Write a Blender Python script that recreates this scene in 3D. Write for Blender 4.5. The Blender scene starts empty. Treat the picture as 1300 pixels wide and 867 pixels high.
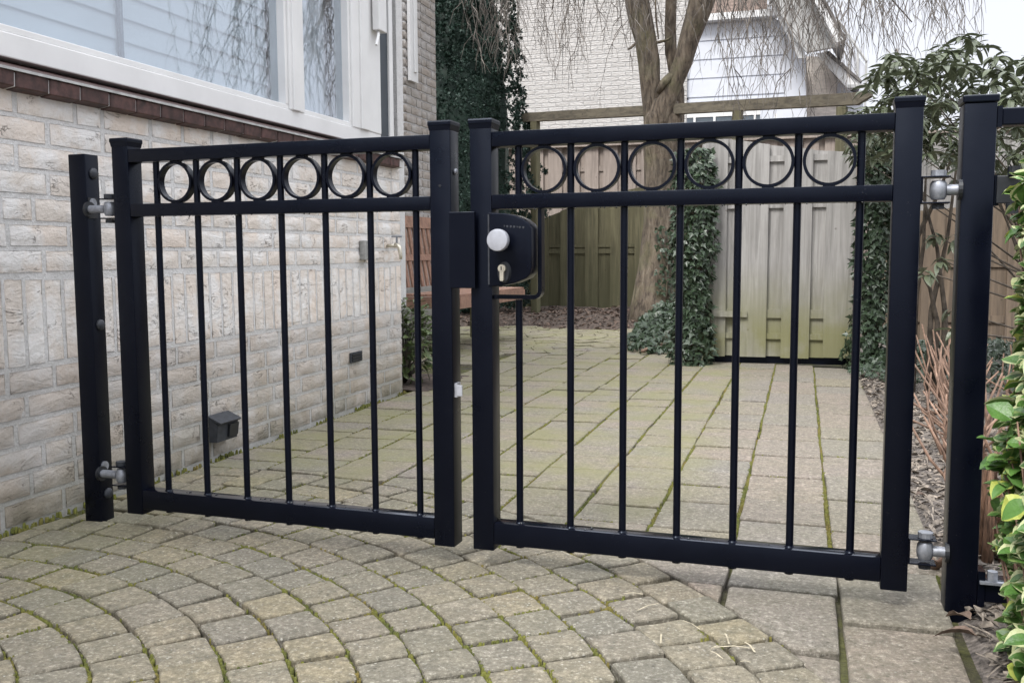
import bpy, bmesh, math, random
from mathutils import Vector, Matrix, noise
import numpy as np

scene = bpy.context.scene
C = scene.collection
rnd = random.Random(7)
PI = math.pi

# ------------------------------------------------------------------ camera
EYE = Vector((0.0, 0.0, 0.80))
yaw, roll, pitch = math.atan(370 / 1201.), 0.005, math.atan(113 / 1196.)
FWD = Vector((-math.sin(yaw) * math.cos(pitch), math.cos(yaw) * math.cos(pitch), -math.sin(pitch)))
R0 = FWD.cross(Vector((0, 0, 1))).normalized()
U0 = R0.cross(FWD)
RGT = R0 * math.cos(roll) - U0 * math.sin(roll)
UPV = U0 * math.cos(roll) + R0 * math.sin(roll)
cam_data = bpy.data.cameras.new('camera')
cam = bpy.data.objects.new('camera', cam_data)
C.objects.link(cam)
M = Matrix((RGT, UPV, -FWD)).transposed().to_4x4()
M.translation = EYE
cam.matrix_world = M
cam_data.sensor_width = 36.0
cam_data.lens = 36.0 * 1196 / 1300
cam_data.clip_start = 0.02
cam_data.clip_end = 600
scene.camera = cam


def at(px, py, axis=1, val=0.0):
    """a point of the place: the ray through a picture position cut with a plane x, y or z = val"""
    r = FWD + RGT * ((px - 650) / 1196.) - UPV * ((py - 433.5) / 1196.)
    t = (val - EYE[axis]) / r[axis]
    return EYE + r * t


def in_view(p, m=60):
    v = Vector(p) - EYE
    d = v.dot(FWD)
    if d < 0.1:
        return False
    x = 650 + 1196 * v.dot(RGT) / d
    y = 433.5 - 1196 * v.dot(UPV) / d
    return -m < x < 1300 + m and -m < y < 867 + m


# ------------------------------------------------------------------ sky and light (overcast)
world = bpy.data.worlds.new('World')
scene.world = world
world.use_nodes = True
wn, wl = world.node_tree.nodes, world.node_tree.links
wn.clear()
SUN_EL, SUN_AZ = math.radians(52), math.radians(200)     # azimuth clockwise from +Y
sky = wn.new('ShaderNodeTexSky')
sky.sky_type = 'NISHITA'
sky.sun_disc = False
sky.sun_elevation = SUN_EL
sky.sun_rotation = SUN_AZ
sky.dust_density = 3.0
sky.air_density = 1.0
hs = wn.new('ShaderNodeHueSaturation')
hs.inputs['Saturation'].default_value = 0.30
mixw = wn.new('ShaderNodeMix'); mixw.data_type = 'RGBA'
mixw.inputs['Factor'].default_value = 0.92
# overcast: the cloud cover is brighter overhead than at the horizon, all the way round
tcw = wn.new('ShaderNodeTexCoord'); sxw = wn.new('ShaderNodeSeparateXYZ'); wl.new(tcw.outputs['Generated'], sxw.inputs[0])
mrw = wn.new('ShaderNodeMapRange'); mrw.inputs['From Min'].default_value = 0.30; mrw.inputs['From Max'].default_value = 1.0
wl.new(sxw.outputs['Z'], mrw.inputs[0])
cl = wn.new('ShaderNodeMix'); cl.data_type = 'RGBA'
cl.inputs['A'].default_value = (3.45, 3.55, 3.88, 1); cl.inputs['B'].default_value = (13.0, 13.3, 14.0, 1)
wl.new(mrw.outputs[0], cl.inputs['Factor']); wl.new(cl.outputs['Result'], mixw.inputs['B'])
bg = wn.new('ShaderNodeBackground')
bg.inputs['Strength'].default_value = 0.10
wo = wn.new('ShaderNodeOutputWorld')
wl.new(sky.outputs[0], hs.inputs['Color'])
wl.new(hs.outputs[0], mixw.inputs['A'])
wl.new(mixw.outputs['Result'], bg.inputs['Color'])
wl.new(bg.outputs[0], wo.inputs[0])
sd = bpy.data.lights.new('sun', 'SUN')
sd.energy = 1.2
sd.angle = math.radians(18)
sd.color = (1.0, 0.97, 0.93)
sun = bpy.data.objects.new('sun', sd)
C.objects.link(sun)
sdir = Vector((math.sin(SUN_AZ) * math.cos(SUN_EL), math.cos(SUN_AZ) * math.cos(SUN_EL), math.sin(SUN_EL)))
sun.rotation_euler = (-sdir).to_track_quat('-Z', 'Y').to_euler()
scene.view_settings.view_transform = 'Standard'
scene.view_settings.look = 'None'
scene.view_settings.exposure = 1.48
scene.view_settings.gamma = 1.0


# ------------------------------------------------------------------ materials
def new_mat(name):
    m = bpy.data.materials.new(name)
    m.use_nodes = True
    nt = m.node_tree
    b = nt.nodes['Principled BSDF']
    return m, nt, b


def nd(nt, t, **kw):
    n = nt.nodes.new(t)
    for k, v in kw.items():
        if k in ('inp',):
            for kk, vv in v.items():
                n.inputs[kk].default_value = vv
        else:
            setattr(n, k, v)
    return n


def ramp(nt, src, stops):
    r = nd(nt, 'ShaderNodeValToRGB')
    e = r.color_ramp.elements
    while len(e) > 1:
        e.remove(e[-1])
    e[0].position, e[0].color = stops[0][0], (*stops[0][1], 1)
    for p, c in stops[1:]:
        x = e.new(p)
        x.color = (*c, 1)
    nt.links.new(src, r.inputs[0])
    return r.outputs[0]


def mixc(nt, f, a, b, mode='MIX'):
    n = nd(nt, 'ShaderNodeMix', data_type='RGBA', blend_type=mode)
    for s, v in (('Factor', f), ('A', a), ('B', b)):
        if isinstance(v, (int, float)):
            n.inputs[s].default_value = v
        elif isinstance(v, tuple):
            n.inputs[s].default_value = (*v, 1) if len(v) == 3 else v
        else:
            nt.links.new(v, n.inputs[s])
    return n.outputs['Result']


def tex(nt, scale, detail=4, rough=0.6, vec=None, stretch=None, kind='noise', dist=0.0):
    if vec is None:
        g = nd(nt, 'ShaderNodeNewGeometry')
        vec = g.outputs['Position']
    if stretch:
        mp = nd(nt, 'ShaderNodeMapping')
        mp.inputs['Scale'].default_value = stretch
        nt.links.new(vec, mp.inputs[0])
        vec = mp.outputs[0]
    if kind == 'noise':
        n = nd(nt, 'ShaderNodeTexNoise', inp={'Scale': scale, 'Detail': detail, 'Roughness': rough, 'Distortion': dist})
    else:
        n = nd(nt, 'ShaderNodeTexVoronoi', inp={'Scale': scale})
    nt.links.new(vec, n.inputs['Vector'])
    return n.outputs['Fac'] if kind == 'noise' else n.outputs['Distance']


def ramp01(nt, src, a, b):
    m = nd(nt, 'ShaderNodeMapRange', inp={'From Min': a, 'From Max': b})
    nt.links.new(src, m.inputs[0])
    return m.outputs[0]


def mathn(nt, op, a, b=0.0):
    m = nd(nt, 'ShaderNodeMath', operation=op)
    for i, v in enumerate((a, b)):
        if isinstance(v, (int, float)):
            m.inputs[i].default_value = v
        else:
            nt.links.new(v, m.inputs[i])
    return m.outputs[0]


def bump(nt, b, h, strength=0.5, dist=0.01, prev=None):
    n = nd(nt, 'ShaderNodeBump', inp={'Strength': strength, 'Distance': dist})
    nt.links.new(h, n.inputs['Height'])
    if prev is not None:
        nt.links.new(prev, n.inputs['Normal'])
    nt.links.new(n.outputs[0], b.inputs['Normal'])
    return n.outputs[0]


def posz(nt, axis='Z'):
    g = nd(nt, 'ShaderNodeNewGeometry')
    s = nd(nt, 'ShaderNodeSeparateXYZ')
    nt.links.new(g.outputs['Position'], s.inputs[0])
    return s.outputs[axis]


def objrand(nt):
    return nd(nt, 'ShaderNodeObjectInfo').outputs['Random']


def simple(name, col, rough=0.6, var=0.12, scale=20, bstr=0.2, bdist=0.003, metallic=0.0, orand=0.0, stretch=None):
    m, nt, b = new_mat(name)
    t = tex(nt, scale, stretch=stretch)
    c2 = tuple(max(0, c * (1 - var * 2)) for c in col)
    c3 = tuple(min(1, c * (1 + var * 2)) for c in col)
    out = ramp(nt, t, [(0.3, c2), (0.7, c3)])
    if orand:
        out = mixc(nt, mathn(nt, 'MULTIPLY', objrand(nt), orand), out, tuple(c * 0.35 for c in col))
    nt.links.new(out, b.inputs['Base Color'])
    b.inputs['Roughness'].default_value = rough
    b.inputs['Metallic'].default_value = metallic
    if bstr:
        bump(nt, b, t, bstr, bdist)
    return m


MT = {}
# black powder coat
m, nt, b = new_mat('black_powder_coat')
t = tex(nt, 9, 5)
sp = ramp01(nt, tex(nt, 160, 2, vec=None, kind='voronoi'), 0.10, 0.05)
pick = ramp01(nt, tex(nt, 34, 1), 0.62, 0.68)
dust = mathn(nt, 'MULTIPLY', sp, pick)
c = ramp(nt, t, [(0.3, (0.0016, 0.0022, 0.0060)), (0.75, (0.0026, 0.0034, 0.0080))])
c = mixc(nt, mathn(nt, 'MULTIPLY', dust, 0.4), c, (0.30, 0.30, 0.30))
nt.links.new(c, b.inputs['Base Color'])
b.inputs['Specular IOR Level'].default_value = 0.22
b.inputs['Specular Tint'].default_value = (0.72, 0.82, 1.0, 1)
gN = nd(nt, 'ShaderNodeNewGeometry'); sN = nd(nt, 'ShaderNodeSeparateXYZ'); nt.links.new(gN.outputs['True Normal'], sN.inputs[0])
wet = mathn(nt, 'MULTIPLY', ramp01(nt, sN.outputs['Z'], 0.85, 0.97), ramp01(nt, tex(nt, 14, 3), 0.30, 0.46))
mr1 = nd(nt, 'ShaderNodeMix'); nt.links.new(wet, mr1.inputs[0]); mr1.inputs[3].default_value = 0.12; nt.links.new(ramp01(nt, t, -0.6, 3.0), mr1.inputs[2])
nt.links.new(mr1.outputs[0], b.inputs['Roughness'])
nt.links.new(mathn(nt, 'ADD', 0.22, mathn(nt, 'MULTIPLY', wet, 0.78)), b.inputs['Specular IOR Level'])
bump(nt, b, tex(nt, 900, 2), 0.06, 0.0005)
MT['black'] = m
MT['black_plastic'] = simple('black_plastic', (0.014, 0.016, 0.02), 0.45, 0.2, 30, 0.05)
MT['dull_black'] = simple('dull_black_cover', (0.03, 0.034, 0.042), 0.6, 0.2, 60, 0.1)
MT['galv'] = simple('galvanised_steel', (0.30, 0.315, 0.35), 0.5, 0.15, 60, 0.15, 0.001, 0.55)
m, nt, b = new_mat('rain_water'); b.inputs['Base Color'].default_value = (0.02, 0.022, 0.025, 1); b.inputs['Roughness'].default_value = 0.05; b.inputs['Specular IOR Level'].default_value = 0.8
MT['water'] = m
MT['bright_alu'] = simple('brushed_aluminium_knob', (0.46, 0.475, 0.52), 0.38, 0.05, 60, 0.02, 0.0005, 0.35)
MT['brass_nickel'] = simple('nickel_cylinder', (0.62, 0.58, 0.48), 0.35, 0.1, 80, 0.05, 0.0005, 0.7)

# handmade cream brick
def brick_mat(name, base, dark, moss=True, bd=0.012):
    m, nt, b = new_mat(name)
    r = objrand(nt)
    big = tex(nt, 5, 3)
    fine = tex(nt, 60, 8, 0.7)
    c = mixc(nt, ramp01(nt, fine, 0.3, 0.75), dark, base)
    pink = mixc(nt, ramp01(nt, r, 0.0, 1.0), c, tuple(x * y for x, y in zip(base, (0.97, 0.89, 0.83))))
    c = mixc(nt, 0.6, c, pink)
    c = mixc(nt, mathn(nt, 'MULTIPLY', ramp01(nt, big, 0.45, 0.7), 0.45), c, tuple(x * 0.78 for x in base))
    # folds of hand-formed clay, their shadow lines painted into the colour
    fold = tex(nt, 9, 6, 0.6, stretch=(1.0, 0.8, 2.2), dist=0.7)
    ln = mathn(nt, 'ABSOLUTE', mathn(nt, 'SUBTRACT', fold, 0.5))
    crease = ramp01(nt, ln, 0.009, 0.0)
    crease = mathn(nt, 'MULTIPLY', crease, ramp01(nt, tex(nt, 9, 2), 0.55, 0.60))
    wash = mathn(nt, 'MULTIPLY', ramp01(nt, tex(nt, 6.5, 5, 0.65), 0.44, 0.60), 0.75)
    c = mixc(nt, wash, c, tuple(min(0.8, x * 1.10 + 0.03) for x in (base[0] * 0.98, base[0] * 0.95, base[0] * 0.93)))
    c = mixc(nt, mathn(nt, 'MULTIPLY', crease, 0.7), c, (0.13, 0.09, 0.07))
    if moss:
        z = posz(nt)
        g = ramp01(nt, z, 0.50, -0.05)
        g = mathn(nt, 'MULTIPLY', g, ramp01(nt, tex(nt, 3.0, 6), 0.30, 0.62))
        c = mixc(nt, mathn(nt, 'MULTIPLY', g, 0.75), c, (0.17, 0.165, 0.07))
        g2 = mathn(nt, 'MULTIPLY', ramp01(nt, z, 0.50, 0.45), 0.42)
        c = mixc(nt, g2, c, (0.27, 0.225, 0.195))
        g3 = mathn(nt, 'MULTIPLY', ramp01(nt, z, 0.12, 0.0), ramp01(nt, tex(nt, 9, 4), 0.35, 0.6))
        c = mixc(nt, mathn(nt, 'MULTIPLY', g3, 0.6), c, (0.09, 0.085, 0.05))
    nt.links.new(c, b.inputs['Base Color'])
    b.inputs['Roughness'].default_value = 0.93
    h = mathn(nt, 'ADD', mathn(nt, 'MULTIPLY', fold, 0.9), mathn(nt, 'MULTIPLY', fine, 0.45))
    h = mathn(nt, 'SUBTRACT', h, mathn(nt, 'MULTIPLY', crease, 0.35))
    bump(nt, b, h, 0.9, bd)
    return m


MT['brick'] = brick_mat('cream_handmade_brick', (0.775, 0.72, 0.665), (0.62, 0.57, 0.52))
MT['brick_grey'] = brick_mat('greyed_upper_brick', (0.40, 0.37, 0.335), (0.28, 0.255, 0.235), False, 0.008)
def mortar_mat(name, base):
    m, nt, b = new_mat(name)
    f = tex(nt, 130, 6, 0.7)
    c = ramp(nt, f, [(0.3, tuple(x * 0.72 for x in base)), (0.7, base)])
    z = posz(nt)
    g = mathn(nt, 'MULTIPLY', ramp01(nt, z, 0.5, -0.05), ramp01(nt, tex(nt, 3.0, 6), 0.3, 0.62))
    c = mixc(nt, mathn(nt, 'MULTIPLY', ramp01(nt, z, 0.50, 0.45), 0.30), c, (0.30, 0.28, 0.26))
    c = mixc(nt, mathn(nt, 'MULTIPLY', g, 0.6), c, (0.16, 0.155, 0.09))
    c = mixc(nt, mathn(nt, 'MULTIPLY', ramp01(nt, tex(nt, 4, 4), 0.45, 0.65), 0.25), c, (0.45, 0.44, 0.43))
    nt.links.new(c, b.inputs['Base Color'])
    b.inputs['Roughness'].default_value = 0.95
    bump(nt, b, mathn(nt, 'ADD', f, tex(nt, 25, 3)), 0.8, 0.006)
    return m
MT['mortar'] = mortar_mat('pale_mortar', (0.74, 0.735, 0.73))
MT['dark_brick'] = simple('dark_engineering_brick', (0.075, 0.036, 0.032), 0.6, 0.35, 30, 0.3, 0.003, orand=0.4)
MT['white_paint'] = simple('white_window_paint', (0.74, 0.74, 0.735), 0.4, 0.03, 4, 0.05)
MT['dark_strip'] = simple('dark_slate_strip', (0.03, 0.042, 0.055), 0.4, 0.1, 10, 0.0)

# concrete pavers
def paver_mat(name, cols, speck=0.5, green=0.5):
    m, nt, b = new_mat(name)
    r = objrand(nt)
    c0 = ramp(nt, r, [(i / (len(cols) - 1), cc) for i, cc in enumerate(cols)])
    big = tex(nt, 2.2, 4)
    mid = tex(nt, 26, 6, 0.7)
    fine = tex(nt, 240, 4, 0.75)
    c = mixc(nt, mathn(nt, 'MULTIPLY', ramp01(nt, mid, 0.38, 0.68), 0.62), c0, (0.115, 0.108, 0.088))
    gr = tex(nt, 78, 6, 0.85)
    c = mixc(nt, ramp01(nt, gr, 0.34, 0.62), mixc(nt, 0.72, c, (0.055, 0.05, 0.04)), c)
    c = mixc(nt, mathn(nt, 'MULTIPLY', ramp01(nt, gr, 0.55, 0.68), 0.6), c, (0.60, 0.57, 0.50))
    v = nd(nt, 'ShaderNodeTexVoronoi', inp={'Scale': 105.0})
    g = nd(nt, 'ShaderNodeNewGeometry')
    nt.links.new(g.outputs['Position'], v.inputs['Vector'])
    sc = nd(nt, 'ShaderNodeSeparateColor')
    nt.links.new(v.outputs['Color'], sc.inputs[0])
    stone = mathn(nt, 'MULTIPLY', ramp01(nt, v.outputs['Distance'], 0.36, 0.22), ramp01(nt, sc.outputs[0], 0.62, 0.66))
    stone = mathn(nt, 'MULTIPLY', stone, ramp01(nt, mid, 0.36, 0.6))
    c = mixc(nt, mathn(nt, 'MULTIPLY', stone, mathn(nt, 'MULTIPLY', speck, ramp01(nt, sc.outputs[2], 0.1, 1.0))), c, (0.60, 0.575, 0.50))
    dk = mathn(nt, 'MULTIPLY', ramp01(nt, v.outputs['Distance'], 0.40, 0.25), ramp01(nt, sc.outputs[1], 0.74, 0.78))
    c = mixc(nt, mathn(nt, 'MULTIPLY', dk, 0.55), c, (0.07, 0.062, 0.05))
    # algae film in drifting patches, strongest along the wall and at the back of the yard
    y, x = posz(nt, 'Y'), posz(nt, 'X')
    reg = mathn(nt, 'MAXIMUM', ramp01(nt, x, -1.25, -2.1), mathn(nt, 'MULTIPLY', ramp01(nt, y, 5.2, 7.6), ramp01(nt, x, 0.1, -0.9)))
    reg = mathn(nt, 'MAXIMUM', reg, mathn(nt, 'MULTIPLY', ramp01(nt, x, -0.2, -0.45), ramp01(nt, y, 2.3, 3.2)))
    reg = mathn(nt, 'MAXIMUM', mathn(nt, 'MULTIPLY', reg, 0.85), 0.18)
    al = mathn(nt, 'MULTIPLY', ramp01(nt, tex(nt, 3.4, 5), 0.34, 0.64), reg)
    al = mathn(nt, 'MULTIPLY', al, green)
    c = mixc(nt, al, c, (0.195, 0.190, 0.085))
    nt.links.new(c, b.inputs['Base Color'])
    b.inputs['Roughness'].default_value = 0.88
    h = mathn(nt, 'ADD', mathn(nt, 'MULTIPLY', fine, 0.5), mathn(nt, 'MULTIPLY', mid, 1.4))
    h = mathn(nt, 'ADD', h, mathn(nt, 'MULTIPLY', stone, 0.5))
    bump(nt, b, h, 0.8, 0.006)
    return m


MT['cobble'] = paver_mat('weathered_arc_paver', [(0.30, 0.262, 0.192), (0.325, 0.282, 0.205), (0.265, 0.242, 0.19), (0.31, 0.268, 0.205),
                                               (0.355, 0.298, 0.192), (0.24, 0.222, 0.18), (0.325, 0.28, 0.215)], 0.75, 0.55)
MT['slab'] = paver_mat('pinkish_concrete_slab', [(0.31, 0.27, 0.225), (0.335, 0.275, 0.225), (0.29, 0.26, 0.215), (0.35, 0.285, 0.24),
                                                 (0.285, 0.26, 0.23), (0.33, 0.285, 0.21)], 0.35, 0.85)
# bedding between the stones
m, nt, b = new_mat('mossy_joint_bed')
n1, n2 = tex(nt, 5.0, 5), tex(nt, 120, 5, 0.7)
c = ramp(nt, n2, [(0.3, (0.022, 0.018, 0.013)), (0.7, (0.07, 0.06, 0.042))])
c = mixc(nt, ramp01(nt, n1, 0.38, 0.56), c, ramp(nt, n2, [(0.3, (0.045, 0.048, 0.014)), (0.7, (0.12, 0.12, 0.035))]))
nt.links.new(c, b.inputs['Base Color'])
b.inputs['Roughness'].default_value = 1.0
bump(nt, b, n2, 0.9, 0.01)
MT['joint'] = m
m, nt, b = new_mat('joint_moss')
c = ramp(nt, tex(nt, 5.5, 4), [(0.36, (0.085, 0.098, 0.022)), (0.5, (0.150, 0.155, 0.028)), (0.64, (0.165, 0.130, 0.034))])
c = mixc(nt, ramp01(nt, tex(nt, 90, 3), 0.35, 0.65), mixc(nt, 0.5, c, (0.03, 0.03, 0.01)), c)
nt.links.new(c, b.inputs['Base Color']); b.inputs['Roughness'].default_value = 1.0
MT['moss'] = m
MT['soil'] = simple('dry_grey_soil', (0.125, 0.108, 0.095), 1.0, 0.4, 60, 0.9, 0.01)
MT['dark_soil'] = simple('dark_brown_soil', (0.075, 0.056, 0.045), 1.0, 0.4, 25, 0.9, 0.02)
MT['litter'] = simple('dead_leaf_litter', (0.20, 0.17, 0.14), 0.95, 0.45, 35, 0.0)
MT['dead_leaf'] = simple('brown_dead_leaf', (0.13, 0.09, 0.068), 0.8, 0.3, 50, 0.0)
MT['straw'] = simple('dry_straw', (0.42, 0.37, 0.27), 0.9, 0.2, 40, 0.0)
MT['stalk'] = simple('cut_dry_stalk', (0.26, 0.165, 0.118), 0.8, 0.3, 30, 0.3, orand=0.5)
MT['stump'] = simple('reddish_stump', (0.24, 0.14, 0.09), 0.9, 0.4, 40, 0.9, 0.02, stretch=(3, 3, 0.4))


def wood_mat(name, col, col2, green=None, glow=(0.0, 0.6), sx=(30, 30, 1.6), bs=0.4):
    m, nt, b = new_mat(name)
    g = tex(nt, 1.0, 6, 0.65, stretch=sx, dist=0.6)
    c = mixc(nt, ramp01(nt, g, 0.36, 0.62), tuple(x * 0.8 for x in col2), col)
    c = mixc(nt, mathn(nt, 'MULTIPLY', ramp01(nt, tex(nt, 3.5, 5, 0.7), 0.46, 0.66), 0.35), c, tuple(x * 0.62 for x in col))
    r = objrand(nt)
    c = mixc(nt, mathn(nt, 'MULTIPLY', r, 0.35), c, tuple(x * 0.6 for x in col))
    k = ramp01(nt, tex(nt, 7, 1, kind='voronoi'), 0.08, 0.04)
    c = mixc(nt, mathn(nt, 'MULTIPLY', k, 0.6), c, (0.06, 0.045, 0.035))
    if green:
        z = posz(nt)
        f = mathn(nt, 'MULTIPLY', ramp01(nt, z, glow[1], glow[0]), ramp01(nt, tex(nt, 2.5, 5), 0.22, 0.55))
        c = mixc(nt, mathn(nt, 'MULTIPLY', f, 0.85), c, green)
    nt.links.new(c, b.inputs['Base Color'])
    b.inputs['Roughness'].default_value = 0.88
    bump(nt, b, g, bs, 0.004)
    return m


MT['pale_wood'] = wood_mat('silvered_fence_wood', (0.41, 0.395, 0.378), (0.255, 0.245, 0.232), (0.19, 0.185, 0.075), (0.22, 0.72))
MT['olive_wood'] = wood_mat('algae_green_fence_wood', (0.185, 0.170, 0.100), (0.115, 0.105, 0.062), (0.105, 0.105, 0.055), (0.0, 1.0))
MT['pink_wood'] = wood_mat('pinkish_grey_fence_wood', (0.40, 0.335, 0.29), (0.31, 0.26, 0.225))
MT['brown_wood'] = wood_mat('brown_fence_wood', (0.20, 0.15, 0.105), (0.13, 0.10, 0.075))
MT['beam_wood'] = wood_mat('weathered_beam_wood', (0.19, 0.165, 0.12), (0.115, 0.10, 0.078), sx=(1.6, 30, 30))
MT['bench_wood'] = wood_mat('reddish_bench_wood', (0.36, 0.215, 0.155), (0.25, 0.145, 0.105), sx=(20, 20, 20))
# bark
m, nt, b = new_mat('tree_bark')
g = tex(nt, 1.0, 7, 0.7, stretch=(26, 26, 6), dist=0.5)
c = ramp(nt, g, [(0.36, (0.045, 0.034, 0.026)), (0.50, (0.16, 0.125, 0.092)), (0.66, (0.27, 0.225, 0.17))])
c = mixc(nt, mathn(nt, 'MULTIPLY', ramp01(nt, tex(nt, 7, 6, 0.7), 0.42, 0.62), 0.4), c, (0.095, 0.085, 0.07))
c = mixc(nt, mathn(nt, 'MULTIPLY', ramp01(nt, tex(nt, 3.2, 4), 0.52, 0.66), 0.45), c, (0.17, 0.165, 0.085))
nt.links.new(c, b.inputs['Base Color'])
b.inputs['Roughness'].default_value = 0.92
bump(nt, b, g, 1.0, 0.03)
MT['bark'] = m
MT['dark_stem'] = simple('dark_shrub_stem', (0.085, 0.07, 0.055), 0.9, 0.3, 20, 0.2)
MT['twig'] = simple('bare_twig', (0.15, 0.132, 0.115), 0.85, 0.4, 6, 0.0)


def leaf_mat(name, col, col2, rough=0.4, orand=True, trans=0.15, scale=30):
    m, nt, b = new_mat(name)
    t = tex(nt, scale * 1.6, 6, 0.75)
    c = mixc(nt, ramp01(nt, t, 0.35, 0.65), col, col2)
    if orand:
        c = mixc(nt, mathn(nt, 'MULTIPLY', objrand(nt), 0.45), c, tuple(x * 1.6 for x in col2))
    nt.links.new(c, b.inputs['Base Color'])
    if orand:
        spot = mathn(nt, 'MULTIPLY', ramp01(nt, tex(nt, 150, 2), 0.66, 0.72), 0.6)
        c = mixc(nt, spot, c, (0.12, 0.085, 0.04))
        bump(nt, b, tex(nt, 120, 4), 0.35, 0.004)
    b.inputs['Roughness'].default_value = rough
    b.inputs['Subsurface Weight'].default_value = 0.0
    # a little light passes through the blade
    tr = nd(nt, 'ShaderNodeBsdfTranslucent')
    nt.links.new(c, tr.inputs['Color'])
    mx = nd(nt, 'ShaderNodeMixShader', inp={0: trans})
    nt.links.new(b.outputs[0], mx.inputs[1])
    nt.links.new(tr.outputs[0], mx.inputs[2])
    nt.links.new(mx.outputs[0], nt.nodes['Material Output'].inputs[0])
    return m


MT['leaf_green'] = leaf_mat('glossy_green_leaf', (0.045, 0.105, 0.024), (0.10, 0.21, 0.045), 0.38)
MT['leaf_cream'] = leaf_mat('cream_leaf_margin', (0.34, 0.38, 0.17), (0.48, 0.50, 0.29), 0.5)
MT['leaf_yellow'] = leaf_mat('yellow_leaf_margin', (0.25, 0.31, 0.055), (0.36, 0.39, 0.085), 0.45)
MT['leaf_light'] = leaf_mat('light_green_leaf_margin', (0.13, 0.21, 0.055), (0.22, 0.30, 0.10), 0.42)
MT['laurel'] = leaf_mat('grey_green_evergreen_leaf', (0.050, 0.064, 0.036), (0.105, 0.122, 0.072), 0.33)
MT['ivy'] = leaf_mat('dark_ivy_leaf', (0.022, 0.038, 0.022), (0.055, 0.085, 0.045), 0.38, False, 0.08, 22)
MT['shrub'] = leaf_mat('mid_green_bush_leaf', (0.045, 0.080, 0.022), (0.14, 0.17, 0.07), 0.4, False, 0.15, 18)
MT['conifer'] = leaf_mat('dark_conifer_spray', (0.010, 0.026, 0.021), (0.034, 0.072, 0.050), 0.6, False, 0.05, 11)
# glass: strong sky mirror over a dim view into the room
m, nt, b = new_mat('double_glazing')
gl = nd(nt, 'ShaderNodeBsdfGlossy', inp={'Roughness': 0.0, 'Color': (0.92, 0.95, 1.0, 1)})
tr = nd(nt, 'ShaderNodeBsdfTransparent', inp={'Color': (0.86, 0.9, 0.92, 1)})
lwt = nd(nt, 'ShaderNodeLayerWeight', inp={'Blend': 0.5})
fr = mathn(nt, 'ADD', 0.20, mathn(nt, 'MULTIPLY', 0.78, mathn(nt, 'POWER', lwt.outputs['Facing'], 2.6)))
mx = nd(nt, 'ShaderNodeMixShader')
nt.links.new(fr, mx.inputs[0])
nt.links.new(tr.outputs[0], mx.inputs[1])
nt.links.new(gl.outputs[0], mx.inputs[2])
nt.links.new(mx.outputs[0], nt.nodes['Material Output'].inputs[0])
MT['glass'] = m
MT['blind'] = simple('white_blind_slat', (0.80, 0.81, 0.82), 0.5, 0.03, 4, 0.0)
MT['room'] = simple('dim_room_wall', (0.16, 0.16, 0.17), 0.9, 0.1, 3, 0.0)
MT['roof_tile'] = simple('grey_roof_tile', (0.14, 0.13, 0.125), 0.85, 0.25, 12, 0.4)
MT['soffit'] = simple('grey_soffit_board', (0.42, 0.42, 0.41), 0.7, 0.06, 6, 0.05)
MT['white_clad'] = simple('white_facade_panel', (0.62, 0.64, 0.69), 0.55, 0.03, 3, 0.03)
MT['far_glass'] = simple('far_window_glass', (0.10, 0.12, 0.14), 0.1, 0.2, 2, 0.0)
m, nt, b = new_mat('white_gable_brickwork')
g = nd(nt, 'ShaderNodeNewGeometry')
sx = nd(nt, 'ShaderNodeSeparateXYZ'); nt.links.new(g.outputs['Position'], sx.inputs[0])
cx = nd(nt, 'ShaderNodeCombineXYZ'); nt.links.new(sx.outputs['X'], cx.inputs['X']); nt.links.new(sx.outputs['Z'], cx.inputs['Y'])
bt = nd(nt, 'ShaderNodeTexBrick', inp={'Scale': 1.0, 'Mortar Size': 0.010, 'Mortar Smooth': 0.6, 'Brick Width': 0.25, 'Row Height': 0.078, 'Bias': -0.2})
bt.inputs['Color1'].default_value = (0.55, 0.53, 0.505, 1); bt.inputs['Color2'].default_value = (0.48, 0.46, 0.435, 1); bt.inputs['Mortar'].default_value = (0.50, 0.49, 0.475, 1)
nt.links.new(cx.outputs[0], bt.inputs['Vector'])
c = mixc(nt, mathn(nt, 'MULTIPLY', ramp01(nt, tex(nt, 14, 4, stretch=(1, 1, 4)), 0.45, 0.7), 0.35), bt.outputs[0], (0.40, 0.38, 0.35))
nt.links.new(c, b.inputs['Base Color'])
b.inputs['Roughness'].default_value = 0.9
h = mathn(nt, 'SUBTRACT', tex(nt, 16, 4, stretch=(1, 1, 3)), mathn(nt, 'MULTIPLY', bt.outputs['Fac'], 0.7))
bump(nt, b, h, 0.8, 0.03)
MT['far_brick'] = m
MT['dark_far_brick'] = simple('brown_far_brick', (0.26, 0.20, 0.17), 0.9, 0.2, 9, 0.4, 0.01, stretch=(1, 1, 4))
MT['tan_far_brick'] = simple('tan_far_brick', (0.60, 0.55, 0.50), 0.9, 0.1, 9, 0.4, 0.01, stretch=(1, 1, 4))
MT['grey_box'] = simple('grey_weathered_box', (0.28, 0.28, 0.27), 0.6, 0.15, 30, 0.1)


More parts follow.
